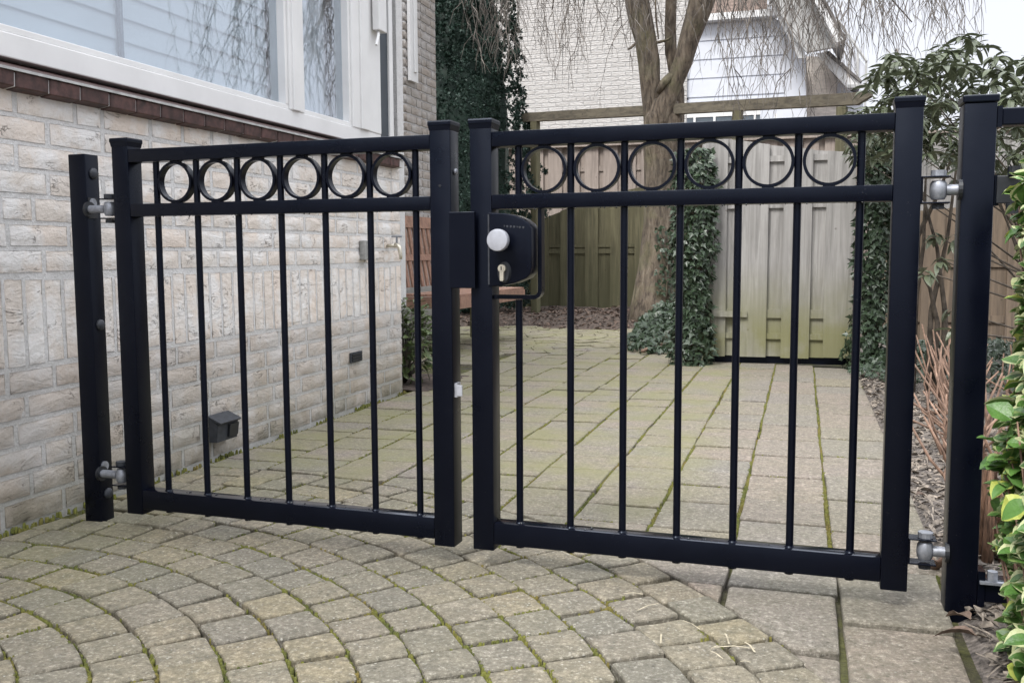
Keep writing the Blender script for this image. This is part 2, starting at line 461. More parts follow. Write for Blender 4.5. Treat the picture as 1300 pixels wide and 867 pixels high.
# ------------------------------------------------------------------ mesh helpers
class MB:
    def __init__(s):
        s.v, s.f, s.mi = [], [], []

    def add(s, vs, fs, mi=0):
        o = len(s.v)
        s.v += [tuple(p) for p in vs]
        s.f += [tuple(i + o for i in f) for f in fs]
        s.mi += [mi] * len(fs)

    def box(s, a, b, mi=0, bev=0.0):
        x0, y0, z0 = a
        x1, y1, z1 = b
        if bev <= 0:
            s.add([(x0, y0, z0), (x1, y0, z0), (x1, y1, z0), (x0, y1, z0), (x0, y0, z1), (x1, y0, z1), (x1, y1, z1), (x0, y1, z1)],
                  [(3, 2, 1, 0), (4, 5, 6, 7), (0, 1, 5, 4), (1, 2, 6, 5), (2, 3, 7, 6), (3, 0, 4, 7)], mi)
            return
        bm = bmesh.new()
        bmesh.ops.create_cube(bm, size=1)
        for v in bm.verts:
            v.co = Vector(((x0 + x1) / 2 + v.co.x * (x1 - x0), (y0 + y1) / 2 + v.co.y * (y1 - y0), (z0 + z1) / 2 + v.co.z * (z1 - z0)))
        bmesh.ops.bevel(bm, geom=bm.edges[:], offset=bev, segments=2, profile=0.5, affect='EDGES')
        s.bm(bm, mi)

    def bm(s, bm, mi=0):
        bm.verts.index_update()
        s.add([v.co[:] for v in bm.verts], [[v.index for v in f.verts] for f in bm.faces], mi)
        bm.free()

    def tube(s, pts, rad, n=8, caps=True, mi=0, noise_amp=0.0, squash=None):
        pts = [Vector(p) for p in pts]
        if isinstance(rad, (int, float)):
            rad = [rad] * len(pts)
        o = len(s.v)
        ref = Vector((0, 0, 1))
        t0 = (pts[1] - pts[0]).normalized()
        if abs(t0.z) > 0.9:
            ref = Vector((1, 0, 0))
        u = t0.cross(ref).normalized()
        vs = []
        for i, p in enumerate(pts):
            t = (pts[min(i + 1, len(pts) - 1)] - pts[max(i - 1, 0)]).normalized()
            u = (u - t * u.dot(t)).normalized()
            w = t.cross(u)
            for k in range(n):
                a = 2 * PI * k / n
                r = rad[i]
                d = u * math.cos(a) + w * math.sin(a)
                if noise_amp:
                    r *= 1 + noise_amp * noise.noise(Vector((math.cos(a) * 1.3, math.sin(a) * 1.3, 0)) + p * 3)
                vs.append(p + d * r)
        fs = []
        for i in range(len(pts) - 1):
            for k in range(n):
                a, b2 = i * n + k, i * n + (k + 1) % n
                fs.append((a, a + n, b2 + n, b2)[::-1])
        if caps:
            fs.append(tuple(range(n))[::-1])
            fs.append(tuple(range((len(pts) - 1) * n, len(pts) * n)))
        s.add(vs, fs, mi)

    def cyl(s, a, b, r, n=16, mi=0, r2=None):
        s.tube([a, b], [r, r if r2 is None else r2], n, True, mi)

    def prism(s, poly, axis, lo, hi, mi=0):
        """poly: list of 2-D points extruded along axis"""
        n = len(poly)
        def p3(p, h):
            return {'x': (h, p[0], p[1]), 'y': (p[0], h, p[1]), 'z': (p[0], p[1], h)}[axis]
        s.add([p3(p, lo) for p in poly] + [p3(p, hi) for p in poly],
              [tuple(range(n))[::-1], tuple(range(n, 2 * n))] + [(i, (i + 1) % n, n + (i + 1) % n, n + i) for i in range(n)], mi)

    def mesh(s, name, mats, smooth=False):
        me = bpy.data.meshes.new(name)
        me.from_pydata(s.v, [], s.f)
        for mm in (mats if isinstance(mats, (list, tuple)) else [mats]):
            me.materials.append(mm)
        if len(me.materials) > 1:
            me.polygons.foreach_set('material_index', s.mi)
        if smooth:
            me.polygons.foreach_set('use_smooth', [True] * len(me.polygons))
        me.update()
        return me

    def build(s, name, mats, parent=None, smooth=False, fix=True, stuff=False):
        me = s.mesh(name, mats, smooth)
        if fix:
            bm = bmesh.new()
            bm.from_mesh(me)
            bmesh.ops.recalc_face_normals(bm, faces=bm.faces)
            bm.to_mesh(me)
            bm.free()
        return put(name, me, parent, stuff=stuff)


def put(name, me, parent=None, loc=None, rot=None, scl=None, stuff=False):
    o = bpy.data.objects.new(name, me)
    C.objects.link(o)
    if parent:
        o.parent = parent
    if loc is not None:
        o.location = loc
    if rot is not None:
        o.rotation_euler = rot
    if scl is not None:
        o.scale = scl
    if stuff:
        o['kind'] = 'stuff'
    return o


def tag(o, label, cat, group=None):
    o['label'] = label
    o['category'] = cat
    if group:
        o['group'] = group
    return o


def thing(name, label, cat, loc=(0, 0, 0), rz=0.0, group=None):
    o = put(name, None, None, loc, (0, 0, rz))
    return tag(o, label, cat, group)


def smooth_by_angle(o, deg=35):
    me = o.data
    me.polygons.foreach_set('use_smooth', [True] * len(me.polygons))
    try:
        me.set_sharp_from_angle(angle=math.radians(deg))
    except Exception:
        pass
    return o


def structure(o):
    o['kind'] = 'structure'
    return o


# ------------------------------------------------------------------ ground sheets
b_ = MB(); b_.box((-150, -150, -0.30), (150, 150, -0.10))
structure(b_.build('ground', MT['dark_soil']))


def sheet(name, x0, x1, y0, y1, nx, ny, hf, mat, parent=None):
    b = MB()
    vs = []
    for j in range(ny + 1):
        for i in range(nx + 1):
            x, y = x0 + (x1 - x0) * i / nx, y0 + (y1 - y0) * j / ny
            vs.append((x, y, hf(x, y)))
    fs = [(j * (nx + 1) + i, j * (nx + 1) + i + 1, (j + 1) * (nx + 1) + i + 1, (j + 1) * (nx + 1) + i) for j in range(ny) for i in range(nx)]
    b.add(vs, fs)
    return b.build(name, mat, parent, smooth=True, fix=False)


WX = -2.20                      # face of the low brick wall
CX, CY, RMAX = -1.98, 0.72, 2.305
RINGS = [0.04, 0.16, 0.28, 0.40, 0.515, 0.63, 0.75, 0.865, 0.985, 1.10, 1.221, 1.342, 1.458, 1.575, 1.691, 1.813, 1.932, 2.06, 2.186, 2.305]


def jointz(x, y):
    return -0.020 + 0.004 * noise.noise(Vector((x * 4, y * 4, 0)))


driveway = structure(sheet('driveway', WX - 0.02, 0.40, -1.2, 2.95, 60, 90, lambda x, y: jointz(x, y) - 0.0, MT['joint']))
courtyard = structure(sheet('courtyard', -3.9, 0.50, 2.95, 10.3, 60, 110, lambda x, y: jointz(x, y), MT['joint']))


def paver_mesh(poly, zt, tilt, bev=0.006, depth=0.05):
    """stone with a worn rounded rim; poly counter-clockwise world xy"""
    n = len(poly)
    cx = sum(p[0] for p in poly) / n
    cy = sum(p[1] for p in poly) / n
    # jitter edges: subdivide each edge once and wobble
    pp = []
    for i in range(n):
        a, c2 = Vector(poly[i]), Vector(poly[(i + 1) % n])
        L = (c2 - a).length
        d = (c2 - a).normalized() if L > 1e-6 else Vector((1, 0))
        cut = min(0.0065, L * 0.2)
        pp.append(a + d * cut * rnd.uniform(0.5, 1.2))
        if L > 0.07:
            pp.append((a + c2) / 2 + Vector((d.y, -d.x)) * rnd.uniform(-0.0035, 0.003))
        pp.append(c2 - d * cut * rnd.uniform(0.5, 1.2))
    k = len(pp)
    vs = []
    def inset(p, q):
        v = Vector((p.x - cx, p.y - cy))
        return Vector((cx, cy)) + v * (1 - q / max(v.length, 0.02))
    zc = lambda p: zt + (p.x - cx) * tilt[0] + (p.y - cy) * tilt[1]
    for p in pp: vs.append((p.x, p.y, -depth))
    for p in pp: vs.append((p.x, p.y, zc(p) - bev))
    for p in pp:
        q = inset(p, bev * 0.4); vs.append((q.x, q.y, zc(q) - bev * 0.35))
    for p in pp:
        q = inset(p, bev * 1.4); vs.append((q.x, q.y, zc(q)))
    fs = []
    for r in range(3):
        for i in range(k):
            j = (i + 1) % k
            fs.append((r * k + i, r * k + j, (r + 1) * k + j, (r + 1) * k + i))
    fs.append(tuple(range(3 * k, 4 * k)))
    return vs, fs


def clip(poly, px, py, nx, ny):
    """keep the side where (p - (px,py)).n >= 0"""
    out = []
    n = len(poly)
    for i in range(n):
        a, b = poly[i], poly[(i + 1) % n]
        da = (a[0] - px) * nx + (a[1] - py) * ny
        db = (b[0] - px) * nx + (b[1] - py) * ny
        if da >= 0: out.append(a)
        if (da >= 0) != (db >= 0):
            t = da / (da - db)
            out.append((a[0] + (b[0] - a[0]) * t, a[1] + (b[1] - a[1]) * t))
    return out


def area(poly):
    return 0.5 * sum(poly[i][0] * poly[(i + 1) % len(poly)][1] - poly[(i + 1) % len(poly)][0] * poly[i][1] for i in range(len(poly)))


def clean(poly, eps=0.02):
    out = []
    for p in poly:
        if not out or math.hypot(p[0] - out[-1][0], p[1] - out[-1][1]) > eps:
            out.append(p)
    if len(out) > 1 and math.hypot(out[0][0] - out[-1][0], out[0][1] - out[-1][1]) <= eps:
        out.pop()
    return out


class Paving:
    def __init__(s, parent, mat, name):
        s.items, s.parent, s.mat, s.name = [], parent, mat, name

    def add(s, poly, zj=0.003, bev=0.0048, drop=None):
        poly = clean(poly)
        if len(poly) < 3 or abs(area(poly)) < 0.0025: return
        if area(poly) < 0: poly = poly[::-1]
        cx = sum(p[0] for p in poly) / len(poly); cy = sum(p[1] for p in poly) / len(poly)
        tl = 0.011 if abs(area(poly)) < 0.03 else 0.006
        vs, fs = paver_mesh(poly, rnd.gauss(0.0, zj * 0.6) if drop is None or drop == 0.0 else -drop, (rnd.gauss(0, tl), rnd.gauss(0, tl)), bev)
        s.items.append(((cx, cy), vs, fs))

    def finish(s):
        vis = [it for it in s.items if in_view((*it[0], 0), 30)]
        vis.sort(key=lambda it: math.hypot(*it[0]))
        big, rest = vis[:300], vis[300:] + [it for it in s.items if not in_view((*it[0], 0), 30)]
        for (cx, cy), vs, fs in big:
            b = MB(); b.add([(x - cx, y - cy, z) for x, y, z in vs], fs)
            o = put(s.name, b.mesh(s.name, s.mat), s.parent, (cx, cy, 0))
        if rest:
            b = MB()
            for _, vs, fs in rest: b.add(vs, fs)
            o = b.build(s.name + '_remainder', s.mat, s.parent, fix=False, stuff=True)


G = 0.0044                      # half joint
drive = Paving(driveway, MT['cobble'], 'paver')
JOINTS = []                     # segments that moss can grow in
for ri in range(len(RINGS) - 1):
    r0, r1 = RINGS[ri] + G * 0.85, RINGS[ri + 1] - G * 0.85
    rm = (r0 + r1) / 2
    a = rnd.uniform(0, 0.3)
    end = a + 2 * PI
    w_seq = []
    tot = 0
    while tot < 2 * PI:
        w = rnd.choice([0.128, 0.132, 0.124, 0.136, 0.122, 0.118, 0.142]) / rm
        w_seq.append(w); tot += w
    k = 2 * PI / tot
    for w in w_seq:
        w *= k
        g = G * 1.4 / rm
        a0, a1 = a + g, a + w - g
        wob = lambda: rnd.uniform(-0.0035, 0.0035)
        P = lambda r, t: (CX + (r + wob()) * math.cos(t + wob() / rm), CY + (r + wob()) * math.sin(t + wob() / rm))
        poly = [P(r0, a0), P(r1, a0), P(r1 + 0.001, (a0 + a1) / 2), P(r1, a1), P(r0, a1), P(r0 + 0.001, (a0 + a1) / 2)]
        a += w
        mx_, my_ = CX + rm * math.cos(a), CY + rm * math.sin(a)
        JOINTS.append((CX + r0 * math.cos(a), CY + r0 * math.sin(a), CX + r1 * math.cos(a), CY + r1 * math.sin(a), 0.4))
        JOINTS.append((CX + RINGS[ri + 1] * math.cos(a - w), CY + RINGS[ri + 1] * math.sin(a - w), CX + RINGS[ri + 1] * math.cos(a), CY + RINGS[ri + 1] * math.sin(a), 1.0))
        poly = clip(poly, WX + 0.045, 0, 1, 0)      # the wall side
        poly = clip(poly, 0, -1.15, 0, 1)
        if len(poly) < 3: continue
        if (CX + r1 * math.cos(a - w / 2)) < WX: continue
        drive.add(poly)
# straight stones that fill the corner outside the ring on the camera side
slabs_front = Paving(driveway, MT['slab'], 'slab')


def outside(poly, R=RMAX + 0.004):
    c = (sum(p[0] for p in poly) / len(poly), sum(p[1] for p in poly) / len(poly))
    d = math.hypot(c[0] - CX, c[1] - CY)
    ds = [math.hypot(p[0] - CX, p[1] - CY) for p in poly]
    if max(ds) < R: return []
    if min(ds) > R: return poly
    nx, ny = (c[0] - CX) / d, (c[1] - CY) / d
    return clip(poly, CX + nx * R, CY + ny * R, nx, ny)


def rect(x0, x1, y0, y1, j=0.003):
    w = lambda: rnd.uniform(-j, j)
    return [(x0 + w(), y0 + w()), (x1 + w(), y0 + w()), (x1 + w(), y1 + w()), (x0 + w(), y1 + w())]


COLX = [-2.16, -1.905, -1.65, -1.39, -1.137, -0.893, -0.652, -0.413, -0.168, 0.088, 0.36]
for x0, x1, ys in ((-0.155, 0.092, [-1.1, -0.7, -0.35, 0.02, 0.38, 0.75, 1.1, 1.42, 1.70, 1.925, 2.262]),
                   (0.096, 0.335, [-1.1, -0.75, -0.4, -0.02, 0.33, 0.68, 1.04, 1.40, 1.755, 2.112, 2.47])):
    for ya, yb in zip(ys[:-1], ys[1:]):
        p = outside(rect(x0 + G, x1 - G + (0.0 if x1 < 0.3 else -0.02 * (2.3 - ya) * 0.6), ya + G, yb - G))
        if p: slabs_front.add(p, 0.004, 0.007, drop=(0.009 if (x1 > 0.3 and abs(yb - 2.112) < 0.01) or (x1 < 0.3 and abs(yb - 1.925) < 0.01) else -0.003 if abs(ya - 2.112) < 0.01 else 0.0))
for x0, x1, ya, yb in ((-0.320, -0.162, 2.05, 2.258), (-0.413, -0.160, 2.262, 2.50), (-0.160, 0.098, 2.270, 2.50), (-0.652, -0.413, 2.262, 2.50)):
    p = outside(rect(x0 + G, x1 - G, ya + G, yb - G))
    if p: slabs_front.add(p)
for ya, yb in zip([-1.1, -0.8, -0.5, -0.2, 0.1, 0.4], [-0.8, -0.5, -0.2, 0.1, 0.4, 0.7]):
    p = outside(rect(-0.41, -0.165, ya + G, yb - G))
    if p: slabs_front.add(p)

yard = Paving(courtyard, MT['slab'], 'slab')
ylist3 = {8: [2.50, 2.845, 3.10, 3.44, 3.79, 4.125, 4.465, 4.77, 5.11, 5.52, 5.80, 6.0, 6.23, 6.5, 6.78, 6.9],
          9: [2.47, 2.80, 3.156, 3.497, 3.845, 4.20, 4.479, 4.851, 5.19, 5.538, 5.86, 6.2, 6.5, 6.8]}
CY2, CX2, R2 = 8.75, -2.55, 1.62
for ci in range(10):
    x0, x1 = COLX[ci] + G, COLX[ci + 1] - G
    if ci in ylist3:
        ys = ylist3[ci]
        if ci == 8: x0, x1 = COLX[8] + G, COLX[9] - G
    else:
        ys = [2.50 if ci > 5 else 2.25 + rnd.uniform(0, 0.1)]
        while ys[-1] < 9.2:
            ys.append(ys[-1] + rnd.choice([0.215, 0.205, 0.22, 0.23, 0.21, 0.20, 0.31 if ys[-1] < 3.5 else 0.21]))
    for ya, yb in zip(ys[:-1], ys[1:]):
        p = outside(rect(x0, x1, ya + G * 1.35, yb - G * 1.35))
        if p and math.hypot((x0 + x1) / 2 - CX2, (ya + yb) / 2 - CY2) < R2 + 0.1:
            c = ((x0 + x1) / 2, (ya + yb) / 2); d = math.hypot(c[0] - CX2, c[1] - CY2) + 1e-6
            nx, ny = (c[0] - CX2) / d, (c[1] - CY2) / d
            p = clip(p, CX2 + nx * R2, CY2 + ny * R2, nx, ny)
        if p and yb < 9.7: yard.add(p, 0.0035)
        JOINTS.append((x0 - G, ya, x0 - G, yb, 1.5))
        JOINTS.append((x0, ya, x1, ya, 0.35))
# small setts laid in circles at the back of the yard
r = 0.06
while r < R2 - 0.05:
    n = max(6, int(2 * PI * r / 0.17)); a = rnd.random()
    for k in range(n):
        a0, a1 = a + 2 * PI * k / n + 0.02 / max(r, .2) * 0.3, a + 2 * PI * (k + 1) / n
        P = lambda rr, t: (CX2 + rr * math.cos(t), CY2 + rr * math.sin(t))
        yard.add([P(r + 0.004, a0), P(r + 0.116, a0), P(r + 0.117, (a0 + a1) / 2), P(r + 0.116, a1), P(r + 0.004, a1)], 0.006)
    r += 0.122
for yi in range(12):
    for xi in range(5):
        x0 = -3.5 + xi * 0.25; y0 = 5.3 + yi * 0.21
        if math.hypot(x0 + .12 - CX2, y0 + .1 - CY2) > R2 + 0.05 and x0 < -2.3 and y0 > 6.3:
            yard.add(rect(x0, x0 + 0.24, y0, y0 + 0.2))
# narrow fillers along the foot of the wall
yy = 2.2
drive.finish(); slabs_front.finish(); yard.finish()

# moss cushions in the joints
mb = MB()
for x0, y0, x1, y1, dens in JOINTS:
    L = math.hypot(x1 - x0, y1 - y0)
    dist = math.hypot((x0 + x1) / 2, (y0 + y1) / 2)
    if not in_view(((x0 + x1) / 2, (y0 + y1) / 2, 0), 20) or dist > 7.5: continue
    if math.hypot((x0 + x1) / 2 - CX, (y0 + y1) / 2 - CY) < RMAX - 0.02 and dens in (1.5, 0.35): continue
    step = 0.0048 if dist < 3.5 else 0.011
    n = int(L / step)
    for i in range(n):
        t = (i + rnd.random()) / n
        x, y = x0 + (x1 - x0) * t, y0 + (y1 - y0) * t
        pn = noise.noise(Vector((x * 2.6, y * 2.6, 3.0))) + 0.7 * noise.noise(Vector((x * 9, y * 9, 8.0)))
        if dist < 3.2 and x > -0.5 and dens < 1.4: pn -= 0.28
        if x < -0.35 and y < 2.15 and dens == 1.0: pn += 0.42
        if x < -0.35 and y < 2.15 and dens == 0.4: pn += 0.16
        if dens == 1.5: pn += 0.22
        if pn * 1.0 + (dens - 1.0) * 0.45 + 0.02 < rnd.uniform(-0.25, 0.5): continue
        r = rnd.uniform(0.0028, 0.0062) * (1 if dist < 3.5 else 1.5)
        h = rnd.uniform(0.002, 0.006)
        ox, oy = rnd.gauss(0, 0.0036), rnd.gauss(0, 0.0036)
        z0 = -0.022
        k = 5
        a0 = rnd.random() * 6
        vs = [(x + ox + r * math.cos(a0 + 2 * PI * q / k) * rnd.uniform(.8, 1.3), y + oy + r * math.sin(a0 + 2 * PI * q / k) * rnd.uniform(.8, 1.3), z0) for q in range(k)]
        vs += [(x + ox + .6 * r * math.cos(a0 + 2 * PI * q / k), y + oy + .6 * r * math.sin(a0 + 2 * PI * q / k), z0 + h + 0.0155 + rnd.uniform(-.001, .001)) for q in range(k)]
        fs = [(q, (q + 1) % k, k + (q + 1) % k, k + q) for q in range(k)] + [tuple(range(k, 2 * k))]
        mb.add(vs, fs)
# cushions at the foot of the wall
for i in range(900):
    y = rnd.uniform(1.8, 5.0)
    if noise.noise(Vector((y * 3, 0, 5))) < rnd.uniform(-0.1, 0.5): continue
    x = WX + abs(rnd.gauss(0.012, 0.016)); r = rnd.uniform(0.003, 0.008)
    k = 5; a0 = rnd.random() * 6; h = rnd.uniform(0.001, 0.007)
    vs = [(x + r * math.cos(a0 + 2 * PI * q / k), y + r * math.sin(a0 + 2 * PI * q / k), -0.012) for q in range(k)] + \
         [(x + .6 * r * math.cos(a0 + 2 * PI * q / k), y + .6 * r * math.sin(a0 + 2 * PI * q / k), h) for q in range(k)]
    mb.add(vs, [(q, (q + 1) % k, k + (q + 1) % k, k + q) for q in range(k)] + [tuple(range(k, 2 * k))])
o = mb.build('moss', MT['moss'], None, smooth=True, fix=False, stuff=True)
tag(o, 'yellow-green moss filling the joints between the paving stones', 'moss')


# ------------------------------------------------------------------ planting beds
def bedz(x, y):
    return 0.004 + 0.03 * max(0, min(1, (x - 0.36) * 3)) + 0.02 * noise.noise(Vector((x * 3, y * 3, 1))) + 0.012 * noise.noise(Vector((x * 14, y * 14, 2)))


BX0 = 0.345
right_bed = structure(sheet('flower_bed', BX0, 4.5, -1.0, 9.0, 90, 190, lambda x, y: bedz(x, y) if x > BX0 + .03 else -0.02, MT['soil']))
def backz(x, y):
    f = max(0, min(1, (y - 9.55 - 0.35 * noise.noise(Vector((x * 1.2, 0, 0)))) * 1.5))
    return -0.03 + 0.13 * f + 0.04 * noise.noise(Vector((x * 4, y * 4, 6)))
back_bed = structure(sheet('back_garden_bed', -9.0, 1.6, 9.3, 18.0, 100, 80, backz, MT['dark_soil']))
side_bed = structure(sheet('side_bed', -3.9, -2.06, 5.02, 5.75, 20, 20, lambda x, y: 0.004 + 0.01 * noise.noise(Vector((x * 6, y * 6, 0))), MT['dark_soil']))


def litter(name, label, n, area_f, zf, size, mat, curl=0.4, long=0.0):
    b = MB()
    for i in range(n):
        x, y = area_f()
        z = zf(x, y)
        s = rnd.uniform(*size)
        a = rnd.random() * 2 * PI
        tl = Vector((math.cos(a), math.sin(a), rnd.uniform(-curl, curl))).normalized()
        sd_ = Vector((-math.sin(a), math.cos(a), rnd.uniform(-curl, curl))).normalized()
        c = Vector((x, y, z + s * 0.25))
        if rnd.random() < long:
            w = s * 0.09; L = s * rnd.uniform(1.0, 2.2)
            b.add([c - tl * L - sd_ * w, c - tl * L + sd_ * w, c + Vector((0, 0, s * .2)) + sd_ * w, c + Vector((0, 0, s * .2)) - sd_ * w, c + tl * L + sd_ * w, c + tl * L - sd_ * w],
                  [(0, 1, 2, 3), (3, 2, 4, 5)])
        else:
            w = s * rnd.uniform(0.3, 0.55); up = Vector((0, 0, s * rnd.uniform(0.1, 0.4)))
            b.add([c - tl * s, c - tl * s * .3 + sd_ * w + up, c + tl * s * .5 + sd_ * w * .7 + up, c + tl * s, c + tl * s * .4 - sd_ * w + up, c - tl * s * .4 - sd_ * w * .8 + up, c],
                  [(0, 1, 6), (1, 2, 6), (2, 3, 6), (3, 4, 6), (4, 5, 6), (5, 0, 6)])
    o = b.build(name, mat, None, fix=False, stuff=True)
    tag(o, label, 'leaf litter')
    return o


def right_area():
    y = 1.5 + 5.5 * rnd.random() ** 1.5
    return (0.36 + abs(rnd.gauss(0, 0.35)), y)
litter('leaf_litter', 'grey-brown leaf litter and twigs on the bare soil right of the paving', 5200, right_area, lambda x, y: bedz(x, y), (0.008, 0.026), MT['litter'], 0.5, 0.45)
litter('dark_leaf_litter', 'brown crumbled leaves on the soil in front of the olive-green fence', 2600,
       lambda: (rnd.uniform(-4.2, -0.7), rnd.uniform(9.45, 11.4)), backz, (0.012, 0.036), MT['dead_leaf'], 0.6, 0.2)
litter('dry_straw', 'pale dry grass blades lying on the joints at the right end of the paved arc', 16,
       lambda: (lambda t: (CX + (2.19 + rnd.gauss(0, 0.05)) * math.cos(t), CY + (2.12 + rnd.gauss(0, 0.045)) * math.sin(t)))(rnd.uniform(0.35, 0.78)),
       lambda x, y: 0.002, (0.010, 0.022), MT['straw'], 0.10, 1.0)


# ------------------------------------------------------------------ the house with the low cream wall
house = thing('house', 'cream brick house wall with a large white window on the left', 'house', (WX, 3.5, 0))
HP = Vector((WX, 3.5, 0))


def hput(b, name, mat, parent=house, **k):
    b.v = [(x - HP.x, y - HP.y, z - HP.z) for x, y, z in b.v]
    return b.build(name, mat, parent, **k)


b_ = MB(); b_.box((WX - 0.30, -1.5, -0.12), (WX - 0.0045, 4.985, 1.275))
lower = sheet  # placeholder
lw = MB()
ny, nz = 150, 40
vs = [(WX - 0.003 + 0.002 * noise.noise(Vector((0, y0 * 30, z0 * 30))), y0, z0) for z0 in [(-0.1 + 1.376 * j / nz) for j in range(nz + 1)] for y0 in [(-1.5 + 6.485 * i / ny) for i in range(ny + 1)]]
lw.add(vs, [(j * (ny + 1) + i, j * (ny + 1) + i + 1, (j + 1) * (ny + 1) + i + 1, (j + 1) * (ny + 1) + i) for j in range(nz) for i in range(ny)])
lw.v = lw.v
b_ = MB(); b_.box((WX - 0.30, -1.5, -0.12), (WX - 0.008, 4.985, 1.272))
b_.add(lw.v, lw.f)
low_wall = hput(b_, 'low_wall', MT['mortar'], fix=False)


def brick_mesh(L, Hh, D=0.02, seed=0, proud=0.003, ny=7, nz=4):
    """brick seen on its +x face, centred on origin in y/z, with a wavy hand-formed face"""
    r = random.Random(seed)
    b = MB()
    vs = []
    off = Vector((seed * 3.1, 0, 0))
    oy = [noise.noise(Vector((i * 0.8, seed, 0))) * 0.0035 for i in range(ny + 1)]
    for j in range(nz + 1):
        for i in range(ny + 1):
            y = (i / ny - 0.5) * L
            z = (j / nz - 0.5) * Hh
            edge = min(i, ny - i, j, nz - j) == 0
            if j in (0, nz): z += noise.noise(Vector((i * 0.7, j, seed * 1.7))) * 0.0045
            if i in (0, ny): y += noise.noise(Vector((j * 0.9, i, seed * 2.3))) * 0.0045
            x = proud * 0.6 + noise.noise(Vector((y * 14, z * 30, seed * 5.0))) * 0.0032
            if edge: x = -0.0022
            vs.append((x, y, z))
    b.add(vs, [(j * (ny + 1) + i, j * (ny + 1) + i + 1, (j + 1) * (ny + 1) + i + 1, (j + 1) * (ny + 1) + i) for j in range(nz) for i in range(ny)])
    # closed back so that the brick is a body
    n0 = len(b.v)
    y0, y1, z0, z1 = -L / 2, L / 2, -Hh / 2, Hh / 2
    b.add([(-0.001, y0, z0), (-0.001, y1, z0), (-0.001, y1, z1), (-0.001, y0, z1), (-D, y0, z0), (-D, y1, z0), (-D, y1, z1), (-D, y0, z1)],
          [(0, 4, 5, 1), (1, 5, 6, 2), (2, 6, 7, 3), (3, 7, 4, 0), (4, 7, 6, 5)])
    return b


VAR = {}
for kind, (L, Hh, ny_, nz_) in {'long': (0.222, 0.062, 7, 3), 'half': (0.106, 0.062, 4, 3), 'three': (0.165, 0.062, 5, 3), 'upright': (0.062, 0.246, 3, 7)}.items():
    VAR[kind] = [brick_mesh(L, Hh, seed=s + 11 * len(VAR), ny=ny_, nz=nz_).mesh('brick', MT['brick'], smooth=True) for s in range(9)]
ZS = [i * 0.0777 for i in range(6)]                 # courses below the soldier course
ZU = [0.742 + i * 0.0770 for i in range(7)]
rest = MB()
count = 0


def lay(kind, y, z, L, Hh, parent, xf=WX, mat=None):
    global count
    if y + L / 2 > 1.9 and in_view((xf, y, z), 60) and count < 300:
        o = put('brick', rnd.choice(VAR[kind]), parent, (xf - HP.x, y - HP.y, z), (0, 0, 0), (1, rnd.uniform(0.97, 1.0), rnd.uniform(0.95, 1.04)))
        o.rotation_euler = (rnd.uniform(-.006, .006), 0, 0)
        if rnd.random() < 0.5: o.scale.y *= -1; o.scale.z *= -1
        count += 1
    else:
        rest.box((xf - 0.02 - HP.x, y - L / 2 - HP.y, z - Hh / 2), (xf + 0.003 - HP.x, y + L / 2 - HP.y, z + Hh / 2))


for zi, z in enumerate(ZS + ZU):
    y = -1.5 + rnd.uniform(0, 0.2)
    last = None
    while y < 4.98:
        kind = rnd.choice(['long', 'long', 'long', 'long', 'three', 'half'])
        if kind == last == 'half': kind = 'long'
        last = kind
        L = {'long': 0.222, 'half': 0.106, 'three': 0.165}[kind]
        if y + L > 4.985:
            if 4.985 - y < 0.05: break
            L0 = 4.988 - y
            kind = 'half' if L0 < 0.14 else 'three' if L0 < 0.19 else 'long'
            L = {'long': 0.222, 'half': 0.106, 'three': 0.165}[kind]
            y = 4.988 - L
        lay(kind, y + L / 2, z + 0.0385, L, 0.062, low_wall)
        y += L + 0.016
y = -1.5
while y < 4.94:
    lay('upright', y + 0.031, 0.466 + 0.134, 0.062, 0.246, low_wall)
    y += 0.0765
rest.build('brick_remainder', MT['brick'], low_wall, stuff=True)

# brick-on-edge sill of dark bricks, sloping, with pale joints
sill = MB()
P0z, P1z = 1.278, 1.330
prof = [(WX - 0.06, 1.262), (WX + 0.038, 1.276), (WX + 0.040, 1.322), (WX - 0.10, 1.372), (WX - 0.10, 1.262)]
sill.prism([(p[0] - (0.006 if p[0] > WX else 0), p[1] - (0.004 if p[1] > 1.3 else -0.003)) for p in prof], 'y', -1.5, 4.97)
sill_o = hput(sill, 'sill_course', MT['mortar'])
bs = MB(); bs.prism([(p[0], p[1]) for p in prof], 'y', -0.061, 0.061)
bs.v = [(x - HP.x, y, z) for x, y, z in bs.v]
sm = bs.mesh('sill_brick', MT['dark_brick'])
bm = bmesh.new(); bm.from_mesh(sm); bmesh.ops.recalc_face_normals(bm, faces=bm.faces)
bmesh.ops.bevel(bm, geom=bm.edges[:], offset=0.003, segments=1, affect='EDGES'); bm.to_mesh(sm); bm.free()
y = -1.45
srest = MB()
while y < 4.95:
    if y > 1.9:
        put('sill_brick', sm, sill_o, (0, y - HP.y, 0), (0, 0, 0), (1, 1, rnd.uniform(0.998, 1.003)))
    y += 0.1285
ov = MB(); ov.prism([(WX - 0.058, 1.3235), (WX + 0.043, 1.3235), (WX + 0.043, 1.3285), (WX - 0.10, 1.377), (WX - 0.10, 1.372)], 'y', -1.5, 4.97)
hput(ov, 'sill_flashing', MT['dark_brick'])
ov = MB(); ov.prism([(WX + 0.041, 1.3215), (WX + 0.047, 1.3215), (WX + 0.044, 1.330), (WX + 0.038, 1.330)], 'y', -1.5, 4.97)
hput(ov, 'sill_edge_strip', MT['grey_box'])

